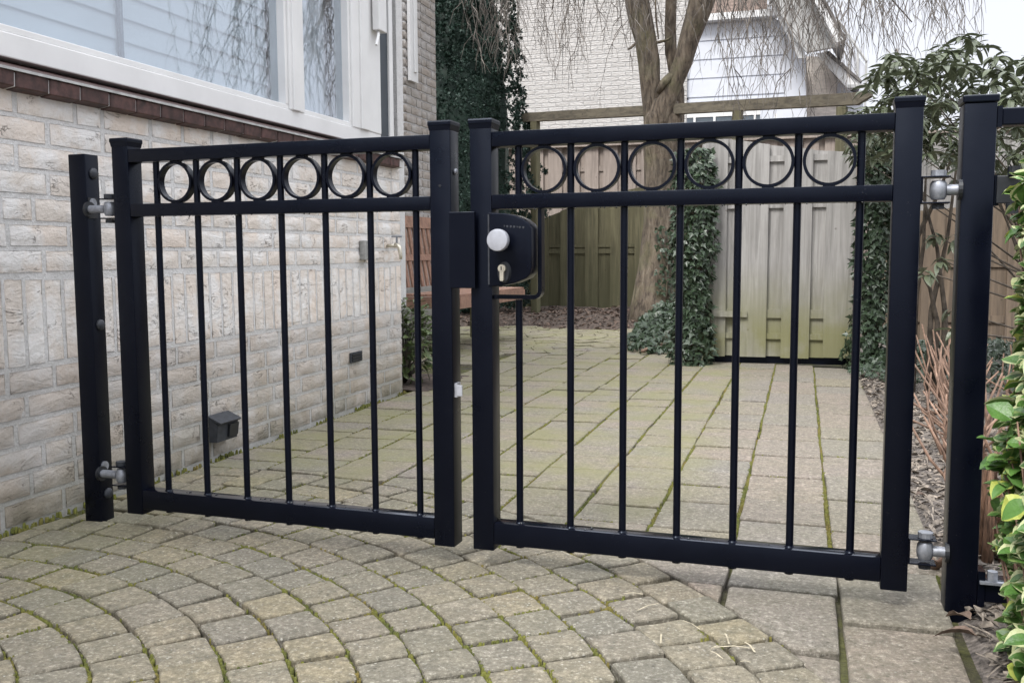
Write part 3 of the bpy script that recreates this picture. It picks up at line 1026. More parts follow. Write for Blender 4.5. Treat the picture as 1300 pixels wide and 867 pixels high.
# window
WF = -2.25
win = MB()
win.box((WF - 0.10, -1.5, 1.378), (WF, 4.86, 1.452), bev=0.004)
win_o = hput(win, 'window', MT['white_paint'])
fr_ = MB()
fr_.box((WF - 0.10, 3.885, 1.4505), (WF + 0.004, 4.012, 3.4), bev=0.006)
fr_.box((WF - 0.08, 3.905, 1.4525), (WF + 0.012, 3.965, 3.4), bev=0.004)
hput(fr_, 'mullion', MT['white_paint'], win_o)
fr_ = MB()
fr_.box((WF - 0.10, 4.515, 1.4505), (WF + 0.004, 4.86, 3.4), bev=0.006)
fr_.box((WF - 0.08, 4.60, 1.4525), (WF + 0.014, 4.70, 3.4), bev=0.004)
hput(fr_, 'jamb', MT['white_paint'], win_o)
for (ya, yb) in ((-1.4, 3.8845), (4.0125, 4.5145)):
    s_ = MB()
    s_.box((WF - 0.085, ya, 1.4525), (WF - 0.006, yb, 1.474), bev=0.003)
    s_.box((WF - 0.085, yb - 0.022, 1.4745), (WF - 0.006, yb, 3.4), bev=0.003)
    s_.box((WF - 0.085, ya, 1.4745), (WF - 0.006, ya + 0.022, 3.4), bev=0.003)
    hput(s_, 'sash', MT['white_paint'], win_o)
    p_ = MB()
    p_.box((WF - 0.050, ya + 0.0225, 1.4745), (WF - 0.044, yb - 0.0225, 3.4))
    hput(p_, 'pane', MT['glass'], win_o)
# venetian blind behind the big pane, room behind
bl = MB()
z = 1.476
while z < 3.4:
    bl.add([(WF - 0.09, -1.4, z), (WF - 0.09, 3.85, z), (WF - 0.101, 3.85, z + 0.086), (WF - 0.101, -1.4, z + 0.086)], [(0, 1, 2, 3)])
    z += 0.082
hput(bl, 'blind', MT['blind'], win_o, fix=False)
bd = MB()
bd.box((WF - 0.089, 2.86, 1.476), (WF - 0.080, 2.885, 3.4))
hput(bd, 'blind_ladder', MT['dark_strip'], win_o)
cu = MB()
for i in range(14):
    y0 = 4.22 + i * 0.022
    cu.box((WF - 0.17 - 0.012 * (i % 2), y0, 1.5), (WF - 0.15 - 0.012 * (i % 2), y0 + 0.0225, 3.4))
hput(cu, 'curtain', MT['blind'], win_o)
rm_ = MB(); rm_.box((WF - 3.2, -1.5, 0.1), (WF - 3.1, 5.2, 3.6)); rm_.box((WF - 3.1, -1.5, 0.1), (WF - 0.32, 5.2, 0.2))
rm_.box((WF - 3.1, -1.6, 0.1), (WF - 0.1, -1.5, 3.6)); rm_.box((WF - 3.1, 5.2, 0.1), (WF - 0.32, 5.3, 3.6)); rm_.box((WF - 3.1, -1.5, 3.45), (WF - 0.1, 5.2, 3.55))
rm_.box((WF - 0.30, -1.5, 1.27), (WF - 0.11, 4.9, 1.44))
hput(rm_, 'room', MT['room'])
# slate strip, white strip and the set-back brick pier with its board
st = MB(); st.box((WF - 0.06, 4.8605, 1.385), (WF - 0.012, 4.985, 3.6)); hput(st, 'shutter_guide', MT['dark_strip'])
st = MB(); st.box((WF - 0.08, 4.9855, 1.30), (WF + 0.0, 5.035, 3.6), bev=0.003); hput(st, 'edge_board', MT['white_paint'])
PX = -3.30
PY = 7.65
pr = MB(); pr.box((PX - 0.60, PY + 0.005, -0.1), (PX - 0.008, PY + 0.715, 5.2)); pr.box((PX - 0.608, 5.0, -0.1), (PX - 0.50, PY + 0.004, 5.2))
pier = hput(pr, 'rear_wall', MT['mortar'])
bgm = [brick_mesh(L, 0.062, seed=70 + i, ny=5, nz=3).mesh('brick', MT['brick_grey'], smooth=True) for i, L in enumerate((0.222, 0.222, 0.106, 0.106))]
n = 0
for zi in range(62):
    z = 0.04 + zi * 0.077
    if z > 4.6 or z < 0.7: continue
    first = zi % 2
    y = PY
    for kk in ((0, 2, 1, 3) if first else (3, 0, 2, 1)):
        L = (0.222, 0.222, 0.106, 0.106)[kk]
        if y + L > PY + 0.73: break
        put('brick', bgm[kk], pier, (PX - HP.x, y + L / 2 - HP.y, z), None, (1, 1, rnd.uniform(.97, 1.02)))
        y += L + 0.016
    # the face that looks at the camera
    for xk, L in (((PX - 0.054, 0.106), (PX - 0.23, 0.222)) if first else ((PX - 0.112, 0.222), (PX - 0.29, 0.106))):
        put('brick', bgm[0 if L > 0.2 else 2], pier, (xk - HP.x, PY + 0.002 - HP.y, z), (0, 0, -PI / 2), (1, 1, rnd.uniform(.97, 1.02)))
wb = MB(); wb.box((PX + 0.004, PY + 0.03, 2.28), (PX + 0.032, PY + 0.20, 5.0), bev=0.003); wb.box((PX + 0.0325, PY + 0.10, 2.36), (PX + 0.046, PY + 0.15, 5.0), bev=0.003)
hput(wb, 'facade_board', MT['white_paint'])
hk = MB()
hp = at(480, 20, 0, WF + 0.03)
hk.box((WF + 0.015, 4.74, 1.99), (WF + 0.055, 4.84, 3.4), bev=0.004)
hk.tube([(WF + 0.03, 4.78, 1.99), (WF + 0.05, 4.74, 1.96), (WF + 0.055, 4.70, 1.90)], 0.008, 6)
hput(hk, 'awning_guide', MT['white_paint'])
sl = MB(); sl.box((WF - 3.3, -1.6, 3.56), (WF + 0.02, 5.04, 3.76)); hput(sl, 'eaves', MT['white_paint'])
ew = MB(); ew.box((WF - 3.4, -1.6, -0.1), (WF - 3.21, 5.85, 3.55)); ew.box((WF - 3.2, 5.31, -0.1), (WF - 0.1, 5.40, 3.55)); ew.box((WF-3.4, -1.8, -0.1), (WX-0.01, -1.61, 3.55))
hput(ew, 'outer_wall', MT['mortar'])

# ------------------------------------------------------------------ fittings on the wall
g = thing('garden_tap', 'small brass outside tap on the brick wall near its corner', 'tap', (WX, 4.80, 0.80))
t_ = MB(); t_.cyl((0.0, 0, 0.04), (0.055, 0, 0.04), 0.010, 10); t_.tube([(0.05, 0, 0.05), (0.075, 0.0, 0.03), (0.082, 0.0, -0.015), (0.082, 0, -0.035)], [0.013, 0.012, 0.010, 0.009], 10)
t_.build('spout', MT['brass_nickel'], g, smooth=True)
t_ = MB(); t_.cyl((0.06, 0, 0.05), (0.06, 0, 0.085), 0.006, 8); t_.box((0.03, -0.006, 0.085), (0.09, 0.006, 0.095), bev=0.002)
t_.build('handle', MT['galv'], g)
g = thing('junction_box', 'small grey box on the brick wall beside the tap', 'box', (WX, 4.50, 0.815))
t_ = MB(); t_.box((0.002, -0.045, -0.05), (0.035, 0.045, 0.05), bev=0.004); t_.build('casing', MT['grey_box'], g)
t_ = MB(); t_.cyl((0.035, 0.02, 0), (0.048, 0.02, 0), 0.012, 12); t_.build('switch', MT['grey_box'], g)
g = thing('air_grille', 'small black air grille let into the brick wall', 'grille', (WX, 4.38, 0.268))
t_ = MB(); t_.box((0.0045, -0.065, -0.026), (0.012, 0.065, 0.026)); t_.build('frame', MT['dull_black'], g)
for k in range(3):
    t_ = MB(); t_.box((0.0125, -0.055, -0.017 + k * 0.014), (0.018, 0.055, -0.010 + k * 0.014)); t_.build('slat', MT['black_plastic'], g)
g = thing('outdoor_socket', 'dark flip-lid socket box low on the brick wall', 'socket', (WX, 3.165, 0.118))
t_ = MB()
t_.prism([(0.004, -0.062), (0.055, -0.062), (0.062, 0.03), (0.030, 0.062), (0.004, 0.066)], 'y', -0.085, 0.085)
t_.build('housing', MT['dull_black'], g)
t_ = MB(); t_.prism([(0.0565, -0.045), (0.066, -0.045), (0.074, 0.022), (0.065, 0.024)], 'y', 0.0, 0.075); t_.build('lid', MT['black_plastic'], g)
t_ = MB(); t_.prism([(0.010, 0.0665), (0.074, 0.034), (0.080, 0.042), (0.012, 0.078)], 'y', -0.088, 0.088); t_.build('rain_hood', MT['dull_black'], g)
g.scale = (0.9, 0.80, 0.74)


# ------------------------------------------------------------------ gate
def ring_mesh(b, cx, cz, ro, ri, y0, y1, n=40):
    vs = []
    for k in range(n):
        a = 2 * PI * k / n
        c_, s_ = math.cos(a), math.sin(a)
        vs += [(cx + ro * c_, y0, cz + ro * s_), (cx + ro * c_, y1, cz + ro * s_), (cx + ri * c_, y1, cz + ri * s_), (cx + ri * c_, y0, cz + ri * s_)]
    fs = []
    for k in range(n):
        a, c2 = 4 * k, 4 * ((k + 1) % n)
        for q in range(4):
            fs.append((a + q, a + (q + 1) % 4, c2 + (q + 1) % 4, c2 + q))
    b.add(vs, fs)


def stile(parent, x0, zb=0.045, zt=1.112, w=0.056, name='stile'):
    b = MB()
    b.box((x0, 0, zb), (x0 + w, w, zt), bev=0.0022)
    o = smooth_by_angle(b.build(name, MT['black'], parent))
    c = MB()
    # pressed cap with a lip that flares out
    def rr(e, z):
        return [(x0 - e, -e, z), (x0 + w + e, -e, z), (x0 + w + e, w + e, z), (x0 - e, w + e, z)]
    lv = [rr(0.0004, zt - 0.010), rr(0.0022, zt + 0.001), rr(0.0032, zt + 0.003), rr(0.0032, zt + 0.010), rr(0.002, zt + 0.0135), rr(-0.02, zt + 0.0175)]
    vs = [p for l in lv for p in l]
    fs = [(0, 1, 2, 3)[::-1], tuple(range(4 * (len(lv) - 1), 4 * len(lv)))]
    for i in range(len(lv) - 1):
        for k in range(4):
            fs.append((4 * i + k, 4 * i + (k + 1) % 4, 4 * (i + 1) + (k + 1) % 4, 4 * (i + 1) + k))
    c.add(vs, fs)
    c.build('cap', MT['black'], o)
    return o


def rail(parent, x0, x1, z0, z1, name):
    b = MB(); b.box((x0, 0.0008, z0), (x1, 0.0455, z1), bev=0.0016)
    smooth_by_angle(b.build(name, MT['black'], parent))


def leaf_of_gate(name, label, P0, P1, width, bars, ringc, cut_bar=None):
    ang = math.atan2(P1[1] - P0[1], P1[0] - P0[0])
    g = thing(name, label, 'gate', (P0[0], P0[1], 0), ang, 'two leaves of the black double gate')
    stile(g, 0.0); stile(g, width - 0.056)
    rail(g, 0.0565, width - 0.0565, 1.057, 1.093, 'top_rail')
    rail(g, 0.0565, width - 0.0565, 0.906, 0.941, 'middle_rail')
    rail(g, 0.0565, width - 0.0565, 0.062, 0.118, 'bottom_rail')
    for i, s in enumerate(bars):
        b = MB()
        yb = 0.023
        if cut_bar == i:
            b.cyl((s, yb, 0.1185), (s, yb, 0.6835), 0.0088, 14)
            b.cyl((s, yb, 0.9415), (s, yb, 1.0565), 0.0088, 14)
        else:
            b.cyl((s, yb, 0.1185), (s, yb, 0.9055), 0.0088, 14)
            b.cyl((s, yb, 0.9415), (s, yb, 1.0565), 0.0088, 14)
        b.cyl((s, yb, 0.0545), (s, yb, 0.0615), 0.0105, 12)         # bar end under the bottom rail
        b.tube([(s, yb, 0.1182), (s, yb, 0.1215)], [0.012, 0.0095], 12)
        smooth_by_angle(b.build('bar', MT['black'], g))
    for s in ringc:
        b = MB(); ring_mesh(b, s, 0.999, 0.0566, 0.0498, 0.012, 0.034)
        smooth_by_angle(b.build('ring', MT['black'], g), 50)
        w = MB(); w.box((s - 0.013, 0.013, 1.0530), (s + 0.013, 0.033, 1.0568)); w.box((s - 0.013, 0.013, 0.9412), (s + 0.013, 0.033, 0.9450))
        w.build('ring_weld', MT['black'], g)
    # drain slots and rim of water drops hanging under the rails
    return g


LP0, LP1 = (-1.876, 2.250), (-0.845, 2.216)
RP0, RP1 = (-0.790, 2.218), (0.238, 2.197)
left_leaf = leaf_of_gate('gate_leaf', 'left leaf of the black metal garden gate, beside the brick wall', LP0, LP1, 1.036,
                         [.133, .267, .400, .535, .669, .801, .931], [.200, .3335, .4675, .602, .735, .866])
right_leaf = leaf_of_gate('gate_leaf', 'right leaf of the black metal garden gate, with the lock and round silver knob', RP0, RP1, 1.028,
                          [.119, .251, .382, .514, .646, .775, .907], [.185, .3165, .448, .58, .7105, .841], cut_bar=0)
del left_leaf['group'], right_leaf['group']
for k_, o_ in ((0, left_leaf), (1, right_leaf)):
    o_['group'] = 'leaves of the double gate'


def hinge(g, x_stile, side, z, post_dx):
    """adjustable eye-bolt hinge between stile and post; side -1 = to the left"""
    s = side
    e = MB()
    xc = x_stile + s * 0.036
    xe = x_stile + s * post_dx
    e.tube([(xc, 0.026, z - 0.020), (xc, 0.026, z - 0.014), (xc, 0.026, z), (xc, 0.026, z + 0.014), (xc, 0.026, z + 0.020)], [0.013, 0.0165, 0.0180, 0.0165, 0.013], 18)
    e.cyl((xc + s * 0.016, 0.026, z), (xe, 0.026, z), 0.0118, 14)
    o = smooth_by_angle(e.build('hinge', MT['galv'], g), 50)
    p = MB()
    for zz in (z + 0.026, z - 0.029):
        p.box((min(x_stile, x_stile + s * 0.058), 0.006, zz), (max(x_stile, x_stile + s * 0.058), 0.046, zz + 0.0035), bev=0.001)
    p.box((min(x_stile, x_stile + s * 0.004), 0.006, z - 0.0255), (max(x_stile, x_stile + s * 0.004), 0.046, z + 0.0255))
    p.build('hinge_plate', MT['black'], o)
    q = MB()
    q.cyl((xc, 0.026, z + 0.030), (xc, 0.026, z + 0.042), 0.016, 12)
    q.build('hinge_pin', MT['galv'] if s > 0 else MT['dull_black'], o)
    q = MB()
    q.cyl((xc, 0.026, z - 0.040), (xc, 0.026, z - 0.030), 0.014, 6)
    q.build('hinge_nut', MT['dull_black'], o)
    w = MB(); w.cyl((xe - s * 0.008, 0.026, z), (xe, 0.026, z), 0.022, 18)
    w.build('washer', MT['black_plastic'], o)


hinge(left_leaf, 0.0, -1, 0.93, 0.115); hinge(left_leaf, 0.0, -1, 0.150, 0.115)
hinge(right_leaf, 1.028, 1, 0.928, 0.082); hinge(right_leaf, 1.028, 1, 0.136, 0.084)

# lock case on the right leaf
lc = MB()
prof = [(0.058, 0.716), (0.090, 0.719), (0.125, 0.726), (0.155, 0.738), (0.165, 0.750), (0.168, 0.765), (0.168, 0.856), (0.162, 0.868), (0.148, 0.879), (0.125, 0.889), (0.100, 0.894), (0.058, 0.896)]
bm = bmesh.new()
v0 = [bm.verts.new((x, -0.030, z)) for x, z in prof]; v1 = [bm.verts.new((x, 0.030, z)) for x, z in prof]
bm.faces.new(v0); bm.faces.new(v1[::-1])
for i in range(len(prof)):
    j = (i + 1) % len(prof); bm.faces.new((v0[j], v0[i], v1[i], v1[j]))
bmesh.ops.recalc_face_normals(bm, faces=bm.faces)
bmesh.ops.bevel(bm, geom=[e for e in bm.edges if abs(e.verts[0].co.y - e.verts[1].co.y) < 1e-6], offset=0.0035, segments=3, profile=0.5, affect='EDGES')
lc.bm(bm)
lock = smooth_by_angle(lc.build('lock_case', MT['black'], right_leaf), 28)
b = MB(); b.box((0.0568, -0.026, 0.722), (0.0605, -0.0305, 0.892)); b.build('face_plate', MT['dull_black'], lock)
k = MB()
k.tube([(0.096, -0.030, 0.829), (0.096, -0.052, 0.829), (0.096, -0.056, 0.829)], [0.017, 0.016, 0.024], 28)
k.build('knob_neck', MT['black_plastic'], lock, smooth=False)
k = MB(); k.tube([(0.096, -0.0565, 0.829), (0.096, -0.060, 0.829), (0.096, -0.0735, 0.829), (0.096, -0.0765, 0.829), (0.096, -0.0775, 0.829)], [0.024, 0.0265, 0.0265, 0.0250, 0.020], 36)
smooth_by_angle(k.build('knob', MT['bright_alu'], lock), 40)
k = MB()
ov = [(0.100 + 0.0165 * math.cos(a) , 0.752 + 0.0265 * math.sin(a)) for a in [2 * PI * i / 28 for i in range(28)]]
ov2 = [(0.098 + 0.0145 * math.cos(a) , 0.752 + 0.0245 * math.sin(a)) for a in [2 * PI * i / 28 for i in range(28)]]
vs = [(x, -0.030, z) for x, z in ov] + [(x, -0.037, z) for x, z in ov2]
k.add(vs, [tuple(range(28, 56))] + [(i, (i + 1) % 28, 28 + (i + 1) % 28, 28 + i) for i in range(28)])
k.build('escutcheon', MT['black_plastic'], lock)
k = MB()
cyl = [(0.0965 + 0.0095 * math.sin(a), 0.7615 + 0.0095 * math.cos(a)) for a in [math.radians(d) for d in range(-150, 151, 15)]]
cyl += [(0.1012, 0.7345), (0.0995, 0.7315), (0.0935, 0.7315), (0.0918, 0.7345)]
k.prism(cyl, 'y', -0.0455, -0.0375)
k.build('key_cylinder', MT['brass_nickel'], lock)
k = MB(); k.cyl((0.0965, -0.0458, 0.7615), (0.0965, -0.0475, 0.7615), 0.0062, 16); k.build('key_plug', MT['brass_nickel'], lock)
k = MB(); k.box((0.0953, -0.0482, 0.7575), (0.0977, -0.0476, 0.7665)); k.build('keyhole', MT['black_plastic'], lock)
# faint embossed maker's lettering, too worn to read: seven raised strokes
k = MB()
xx = 0.098
for i, w in enumerate((0.004, 0.007, 0.006, 0.007, 0.003, 0.007, 0.006)):
    k.box((xx, -0.0306, 0.8615 - i * 0.0006), (xx + w * 0.75, -0.0302, 0.8655 - i * 0.0006))
    if w > 0.004: k.box((xx + 0.001, -0.0306, 0.8600 - i * 0.0006), (xx + w * 0.5, -0.0302, 0.8612 - i * 0.0006))
    xx += w + 0.0022
k.build('embossed_lettering', MT['dull_black'], lock)
# bent guard bar round the lock
k = MB()
pth = [(0.0565, 0.012, 0.690)]
pth += [(0.160, 0.012, 0.690)] + [(0.160 + 0.016 * math.sin(a), 0.012, 0.706 - 0.016 * math.cos(a)) for a in [math.radians(d) for d in (20, 45, 70)]] + [(0.176, 0.012, 0.706), (0.176, 0.012, 0.9055)]
for p, q in ((0, 0),):
    n = len(pth); vs = []
    for i, c0 in enumerate(pth):
        c0 = Vector(c0); t = (Vector(pth[min(i + 1, n - 1)]) - Vector(pth[max(i - 1, 0)])).normalized(); w = Vector((-t.z, 0, t.x))
        for dw, dy in ((-0.005, -0.012), (0.005, -0.012), (0.005, 0.014), (-0.005, 0.014)):
            vs.append(c0 + w * dw + Vector((0, dy + 0.011, 0)))
    fs = [(4 * i + q, 4 * i + (q + 1) % 4, 4 * i + 4 + (q + 1) % 4, 4 * i + 4 + q) for i in range(n - 1) for q in range(4)] + [(0, 1, 2, 3), tuple(range(4 * n - 4, 4 * n))]
    k.add(vs, fs)
smooth_by_angle(k.build('guard_bar', MT['black'], right_leaf), 50)
# keep that laps over the gap, fixed to the left leaf
k = MB()
k.box((1.0365, -0.014, 0.712), (1.1045, -0.009, 0.900), bev=0.0015)
k.box((1.0365, -0.0088, 0.712), (1.0405, 0.052, 0.900))
k.box((1.1005, -0.0088, 0.712), (1.1043, -0.004, 0.900))
kp = k.build('lock_keep', MT['black'], left_leaf)
k = MB(); k.box((1.0365, 0.010, 0.434), (1.044, 0.034, 0.470)); k.box((1.0442, 0.004, 0.438), (1.060, 0.008, 0.466), bev=0.001); k.build('stop_plate', MT['bright_alu'], left_leaf)
k = MB(); k.tube([(1.0362, 0.028, 1.002), (1.042, 0.028, 1.002), (1.043, 0.028, 1.002)], [0.008, 0.007, 0.003], 12); k.build('stile_bolt', MT['galv'], left_leaf, smooth=True)
k = MB(); k.cyl((1.008, -0.0005, 0.966), (1.008, -0.002, 0.966), 0.0035, 8); k.build('drain_hole', MT['black_plastic'], left_leaf)

# rain drops clinging under the middle rails and on the bottom rail
for g, wd in ((left_leaf, 1.036), (right_leaf, 1.028)):
    d = MB()
    for i in range(26):
        s = rnd.uniform(0.08, wd - 0.08); r = rnd.uniform(0.0010, 0.0022)
        d.tube([(s, 0.003, 0.9068), (s, 0.003, 0.9062 - r), (s, 0.003, 0.906 - 2.2 * r)], [r * .8, r, r * 0.2], 6)
    for i in range(16):
        s = rnd.uniform(0.08, wd - 0.08); r = rnd.uniform(0.0015, 0.0035)
        d.tube([(s, rnd.uniform(.008, .036), 0.1181), (s, 0.02, 0.1181 + r * .5)], [r, r * .4], 7)
    o = d.build('water_drops', MT['water'], g, smooth=True)
    o['kind'] = 'stuff'

# ------------------------------------------------------------------ posts
g = thing('gate_post', 'black wall-side gate post with round covers, between brick wall and gate', 'post', (-2.052, 2.278, 0), 0.0)
b = MB(); b.box((0, 0, -0.1), (0.060, 0.055, 1.090), bev=0.003); pst = smooth_by_angle(b.build('post_tube', MT['black'], g))
for z in (1.035, 0.592, 0.083):
    k = MB()
    k.tube([(0.0602, 0.030, z), (0.065, 0.030, z), (0.0695, 0.030, z), (0.0715, 0.030, z)], [0.0165, 0.0160, 0.0105, 0.003], 18)
    k.build('cover_cap', MT['dull_black'], g, smooth=True)
for z in (0.935, 0.155):
    k = MB(); k.cyl((0.0603, 0.020, z + 0.014), (0.066, 0.020, z + 0.014), 0.014, 14); k.cyl((0.0605, 0.008, z - 0.016), (0.067, 0.008, z - 0.016), 0.006, 8); k.build('backplate', MT['galv'] if z > .5 else MT['galv'], g)
k = MB(); k.box((0.0603, -0.001 + 0.004, 0.905), (0.0632, 0.040, 0.965)); k.build('bracket', MT['black_plastic'], g)
g = thing('gate_post', 'free-standing black capped gate post at the right, next to the variegated shrub', 'post', (0.318, 2.215, 0), 0.004)
b = MB(); b.box((0, 0, -0.1), (0.064, 0.064, 1.108), bev=0.003); smooth_by_angle(b.build('post_tube', MT['black'], g))
c = MB(); c.box((-0.0035, -0.0035, 1.1082), (0.0675, 0.0675, 1.124), bev=0.003); c.build('cap', MT['black'], g)
# soil heaped round its foot
# neighbouring fixed panel to the right of the post
g = thing('side_fence', 'black metal fence panel starting right of the gate post, mostly behind the shrub', 'fence', (0.386, 2.222, 0), 0.0)
rb = MB(); rb.box((0.006, 0.0, 1.060), (1.30, 0.04, 1.096), bev=0.003); rb.box((-0.003, -0.004, 1.056), (0.006, 0.044, 1.100)); rb.build('top_rail', MT['black'], g)
rb = MB(); rb.box((0.006, 0.0, 0.905), (1.30, 0.04, 0.945), bev=0.003); rb.box((-0.003, -0.004, 0.893), (0.0055, 0.044, 0.957)); rb.build('middle_rail', MT['black'], g)
rb = MB(); rb.box((0.012, 0.0, 0.030), (1.30, 0.04, 0.082), bev=0.003); rb.box((-0.003, -0.004, 0.02), (0.0115, 0.044, 0.10)); rb.build('bottom_rail', MT['black'], g)
for s in [0.15 + 0.13 * i for i in range(9)]:
    rb = MB(); rb.cyl((s, 0.02, 0.0825), (s, 0.02, 0.9045), 0.0088, 12); rb.cyl((s, 0.02, 0.9455), (s, 0.02, 1.0595), 0.0088, 12); rb.build('bar', MT['black'], g, smooth=True)
for z, dz in ((0.925, 1), (0.056, 1)):
    rb = MB()
    if z > 0.5:
        rb.box((0.0, -0.010, z - 0.028), (0.06, -0.001, z + 0.03), bev=0.002); rb.cyl((0.030, -0.016, z + 0.03), (0.030, -0.016, z + 0.048), 0.012, 12); rb.cyl((0.030, -0.016, z - 0.05), (0.030, -0.016, z - 0.028), 0.013, 12)
    else:
        rb.box((0.0, -0.012, z + 0.018), (0.085, 0.030, z + 0.024)); rb.cyl((0.026, 0.0, z + 0.0245), (0.026, 0.0, z + 0.046), 0.011, 6)
    rb.build('clamp', MT['black_plastic'] if z > .5 else MT['galv'], g)

# ------------------------------------------------------------------ background fences
def board_fence(g, x0, x1, y, z0, topf, mat, wide, narrow, rails, start_wide=True, th=0.018, jitter=0.006):
    """wide boards in front, narrower ones behind, rails between them (local to world origin of g)"""
    gx, gy, gz = g.location
    x = x0; f = start_wide
    while x < x1 - 0.02:
        w = (wide if f else narrow) * rnd.uniform(0.95, 1.06)
        xe = min(x + w, x1)
        yy = y - (0.024 if f else -0.014)
        b = MB()
        zt0, zt1 = topf(x), topf(xe)
        ex = 0.012 if not f else 0
        n = 8
        zb = z0 + rnd.uniform(-jitter, jitter)
        xs0, xs1 = x - ex + 0.0015, xe + ex - 0.0015
        vs = [(xs0 - gx, yy - gy, zb - gz), (xs1 - gx, yy - gy, zb - gz), (xs1 - gx, yy + th - gy, zb - gz), (xs0 - gx, yy + th - gy, zb - gz),
              (xs0 - gx, yy - gy, zt0 - gz), (xs1 - gx, yy - gy, zt1 - gz), (xs1 - gx, yy + th - gy, zt1 - gz), (xs0 - gx, yy + th - gy, zt0 - gz)]
        b.add(vs, [(3, 2, 1, 0), (4, 5, 6, 7), (0, 1, 5, 4), (1, 2, 6, 5), (2, 3, 7, 6), (3, 0, 4, 7)])
        b.build('board', mat, g)
        x = xe; f = not f
    for ra, rb_ in rails:
        b = MB(); b.box((x0 - gx, y - 0.0045 - gy, ra - gz), (x1 - gx, y + 0.0125 - gy, rb_ - gz)); b.build('rail', mat, g)


# near silvery wooden door in the back fence
g = thing('wooden_garden_door', 'silvery board garden door between the two ivy columns', 'door', (-0.15, 6.9, 0))
board_fence(g, -0.70, 0.335, 6.9, 0.055, lambda x: 1.60 - 0.14 * max(0, min(1, (x + 0.55) / 0.85)) ** 0.8, MT['pale_wood'], 0.185, 0.095, [(1.10, 1.16), (0.33, 0.39), (0.18, 0.22), (1.42, 1.46)])
b = MB(); b.box((-0.56, -0.046, 0.335), (-0.22, -0.026, 0.375)); b.build('latch_board', MT['pale_wood'], g)
b = MB(); b.box((-0.62, -0.03, 0.0), (-0.54, 0.03, 1.5)); b.build('door_post', MT['olive_wood'], g)
b = MB(); b.box((-0.53, 0.035, 0.004), (0.50, 0.12, 0.06)); b.build('gap_shade', MT['black'], g)  # added black box, stands in for the shade in the gap below the door
# pinkish fence beyond, several metres further
g = thing('back_fence', 'pinkish grey board fence standing behind the green fence', 'fence', (-1.5, 14.0, 0))
board_fence(g, -5.4, 3.6, 14.0, 0.0, lambda x: 2.36, MT['pink_wood'], 0.205, 0.075, [(2.0, 2.08), (1.2, 1.3)], th=0.02)
b = MB(); b.box((-3.9, -0.08, 2.362), (5.1, 0.05, 2.40)); b.build('capping', MT['pink_wood'], g)
# olive arched panel
g = thing('arched_fence_panel', 'algae-green arched board fence panel left of the tree', 'fence', (-2.5, 11.8, 0))
board_fence(g, -3.62, -1.35, 11.8, 0.06, lambda x: 1.02 + 0.62 * (1 - (1 - max(0, min(1, (x + 3.62) / 2.2))) ** 1.9), MT['olive_wood'], 0.165, 0.155, [(0.78, 0.84), (0.86, 0.90)])
pa = at(682, 300, 1, 11.6)
b = MB(); b.box((-3.44 + 2.5, -0.32, 0.0), (-3.35 + 2.5, -0.23, 1.3)); b.build('fence_post', MT['olive_wood'], g)
# left stretch behind conifer
g = thing('dark_rear_fence', 'dark horizontal-board fence behind the conifer and bench', 'fence', (-4.6, 11.9, 0))
for i in range(9):
    b = MB(); b.box((-1.9, -0.012 + 0.003 * (i % 2), 0.05 + i * 0.15), (1.0, 0.012 + 0.003 * (i % 2), 0.19 + i * 0.15)); b.build('board', MT['olive_wood'], g)
# brown panel right
g = thing('brown_fence_panel', 'brown arched board fence panel behind the right gate post', 'fence', (1.5, 8.6, 0))
board_fence(g, 0.62, 2.9, 8.6, 0.02, lambda x: 1.18 + 0.10 * math.cos((x - 0.9) * 2.2) * -1 + 0.05, MT['brown_wood'], 0.175, 0.15, [(0.66, 0.72), (0.2, 0.26)])
g = thing('grey_side_fence', 'pale grey board fence seen above the brown panel at the right', 'fence', (2.2, 10.6, 0))
board_fence(g, 0.9, 4.6, 10.6, 0.0, lambda x: 1.95, MT['pale_wood'], 0.30, 0.05, [(1.75, 1.8), (0.9, 0.96)])
# pergola beam on posts
bA, bB = at(664, 150, 1, 10.7), at(1097, 125, 1, 9.5)
g = thing('pergola_beam', 'long weathered beam carried on posts above the fences', 'beam', (bA.x, bA.y, 0), math.atan2(bB.y - bA.y, bB.x - bA.x))
Lb = math.hypot(bB.x - bA.x, bB.y - bA.y)
b = MB(); b.prism([(0, bA.z - 0.05), (Lb - 0.05, bB.z - 0.055), (Lb + 0.07, bB.z + 0.01), (Lb + 0.07, bB.z + 0.05), (0, bA.z + 0.05)], 'y', -0.04, 0.04)
b.build('beam', MT['beam_wood'], g)
for s, zt in ((0.17, bA.z - 0.052), (2.62, bA.z - 0.11), (Lb - 0.2, bB.z - 0.06)):
    b = MB(); b.box((s - 0.045, -0.038, 0.0), (s + 0.045, 0.038, zt), bev=0.004); b.build('post', MT['olive_wood'], g)

# ------------------------------------------------------------------ bench behind the corner
g = thing('garden_bench', 'reddish wooden slatted garden bench behind the corner of the brick wall', 'bench', (-3.06, 6.88, 0), -0.03)
BL = 1.62
def back(z): return 0.02 - (z - 0.45) * 0.17
def slant(z0, z1, y0, y1, nm, d=0.0, th=0.028):
    b = MB(); b.prism([(back(z0) + d, z0), (back(z0) + d + th, z0 + .002), (back(z1) + d + th, z1 + .002), (back(z1) + d, z1)], 'y', y0, y1)
    return b.build(nm, MT['bench_wood'], g)
slant(1.005, 1.10, 0.0, BL, 'top_rail'); slant(0.735, 0.785, 0.0, BL, 'middle_rail')
for i in range(17):
    y = 0.05 + i * 0.095
    for za, zb in ((0.786, 1.004), (0.52, 0.734)):
        slant(za, zb, y - 0.024, y + 0.024, 'slat', 0.005, 0.016)
b = MB(); b.box((-0.03, -0.012, 0.365), (0.50, 0.012, 0.455)); b.build('apron', MT['bench_wood'], g)
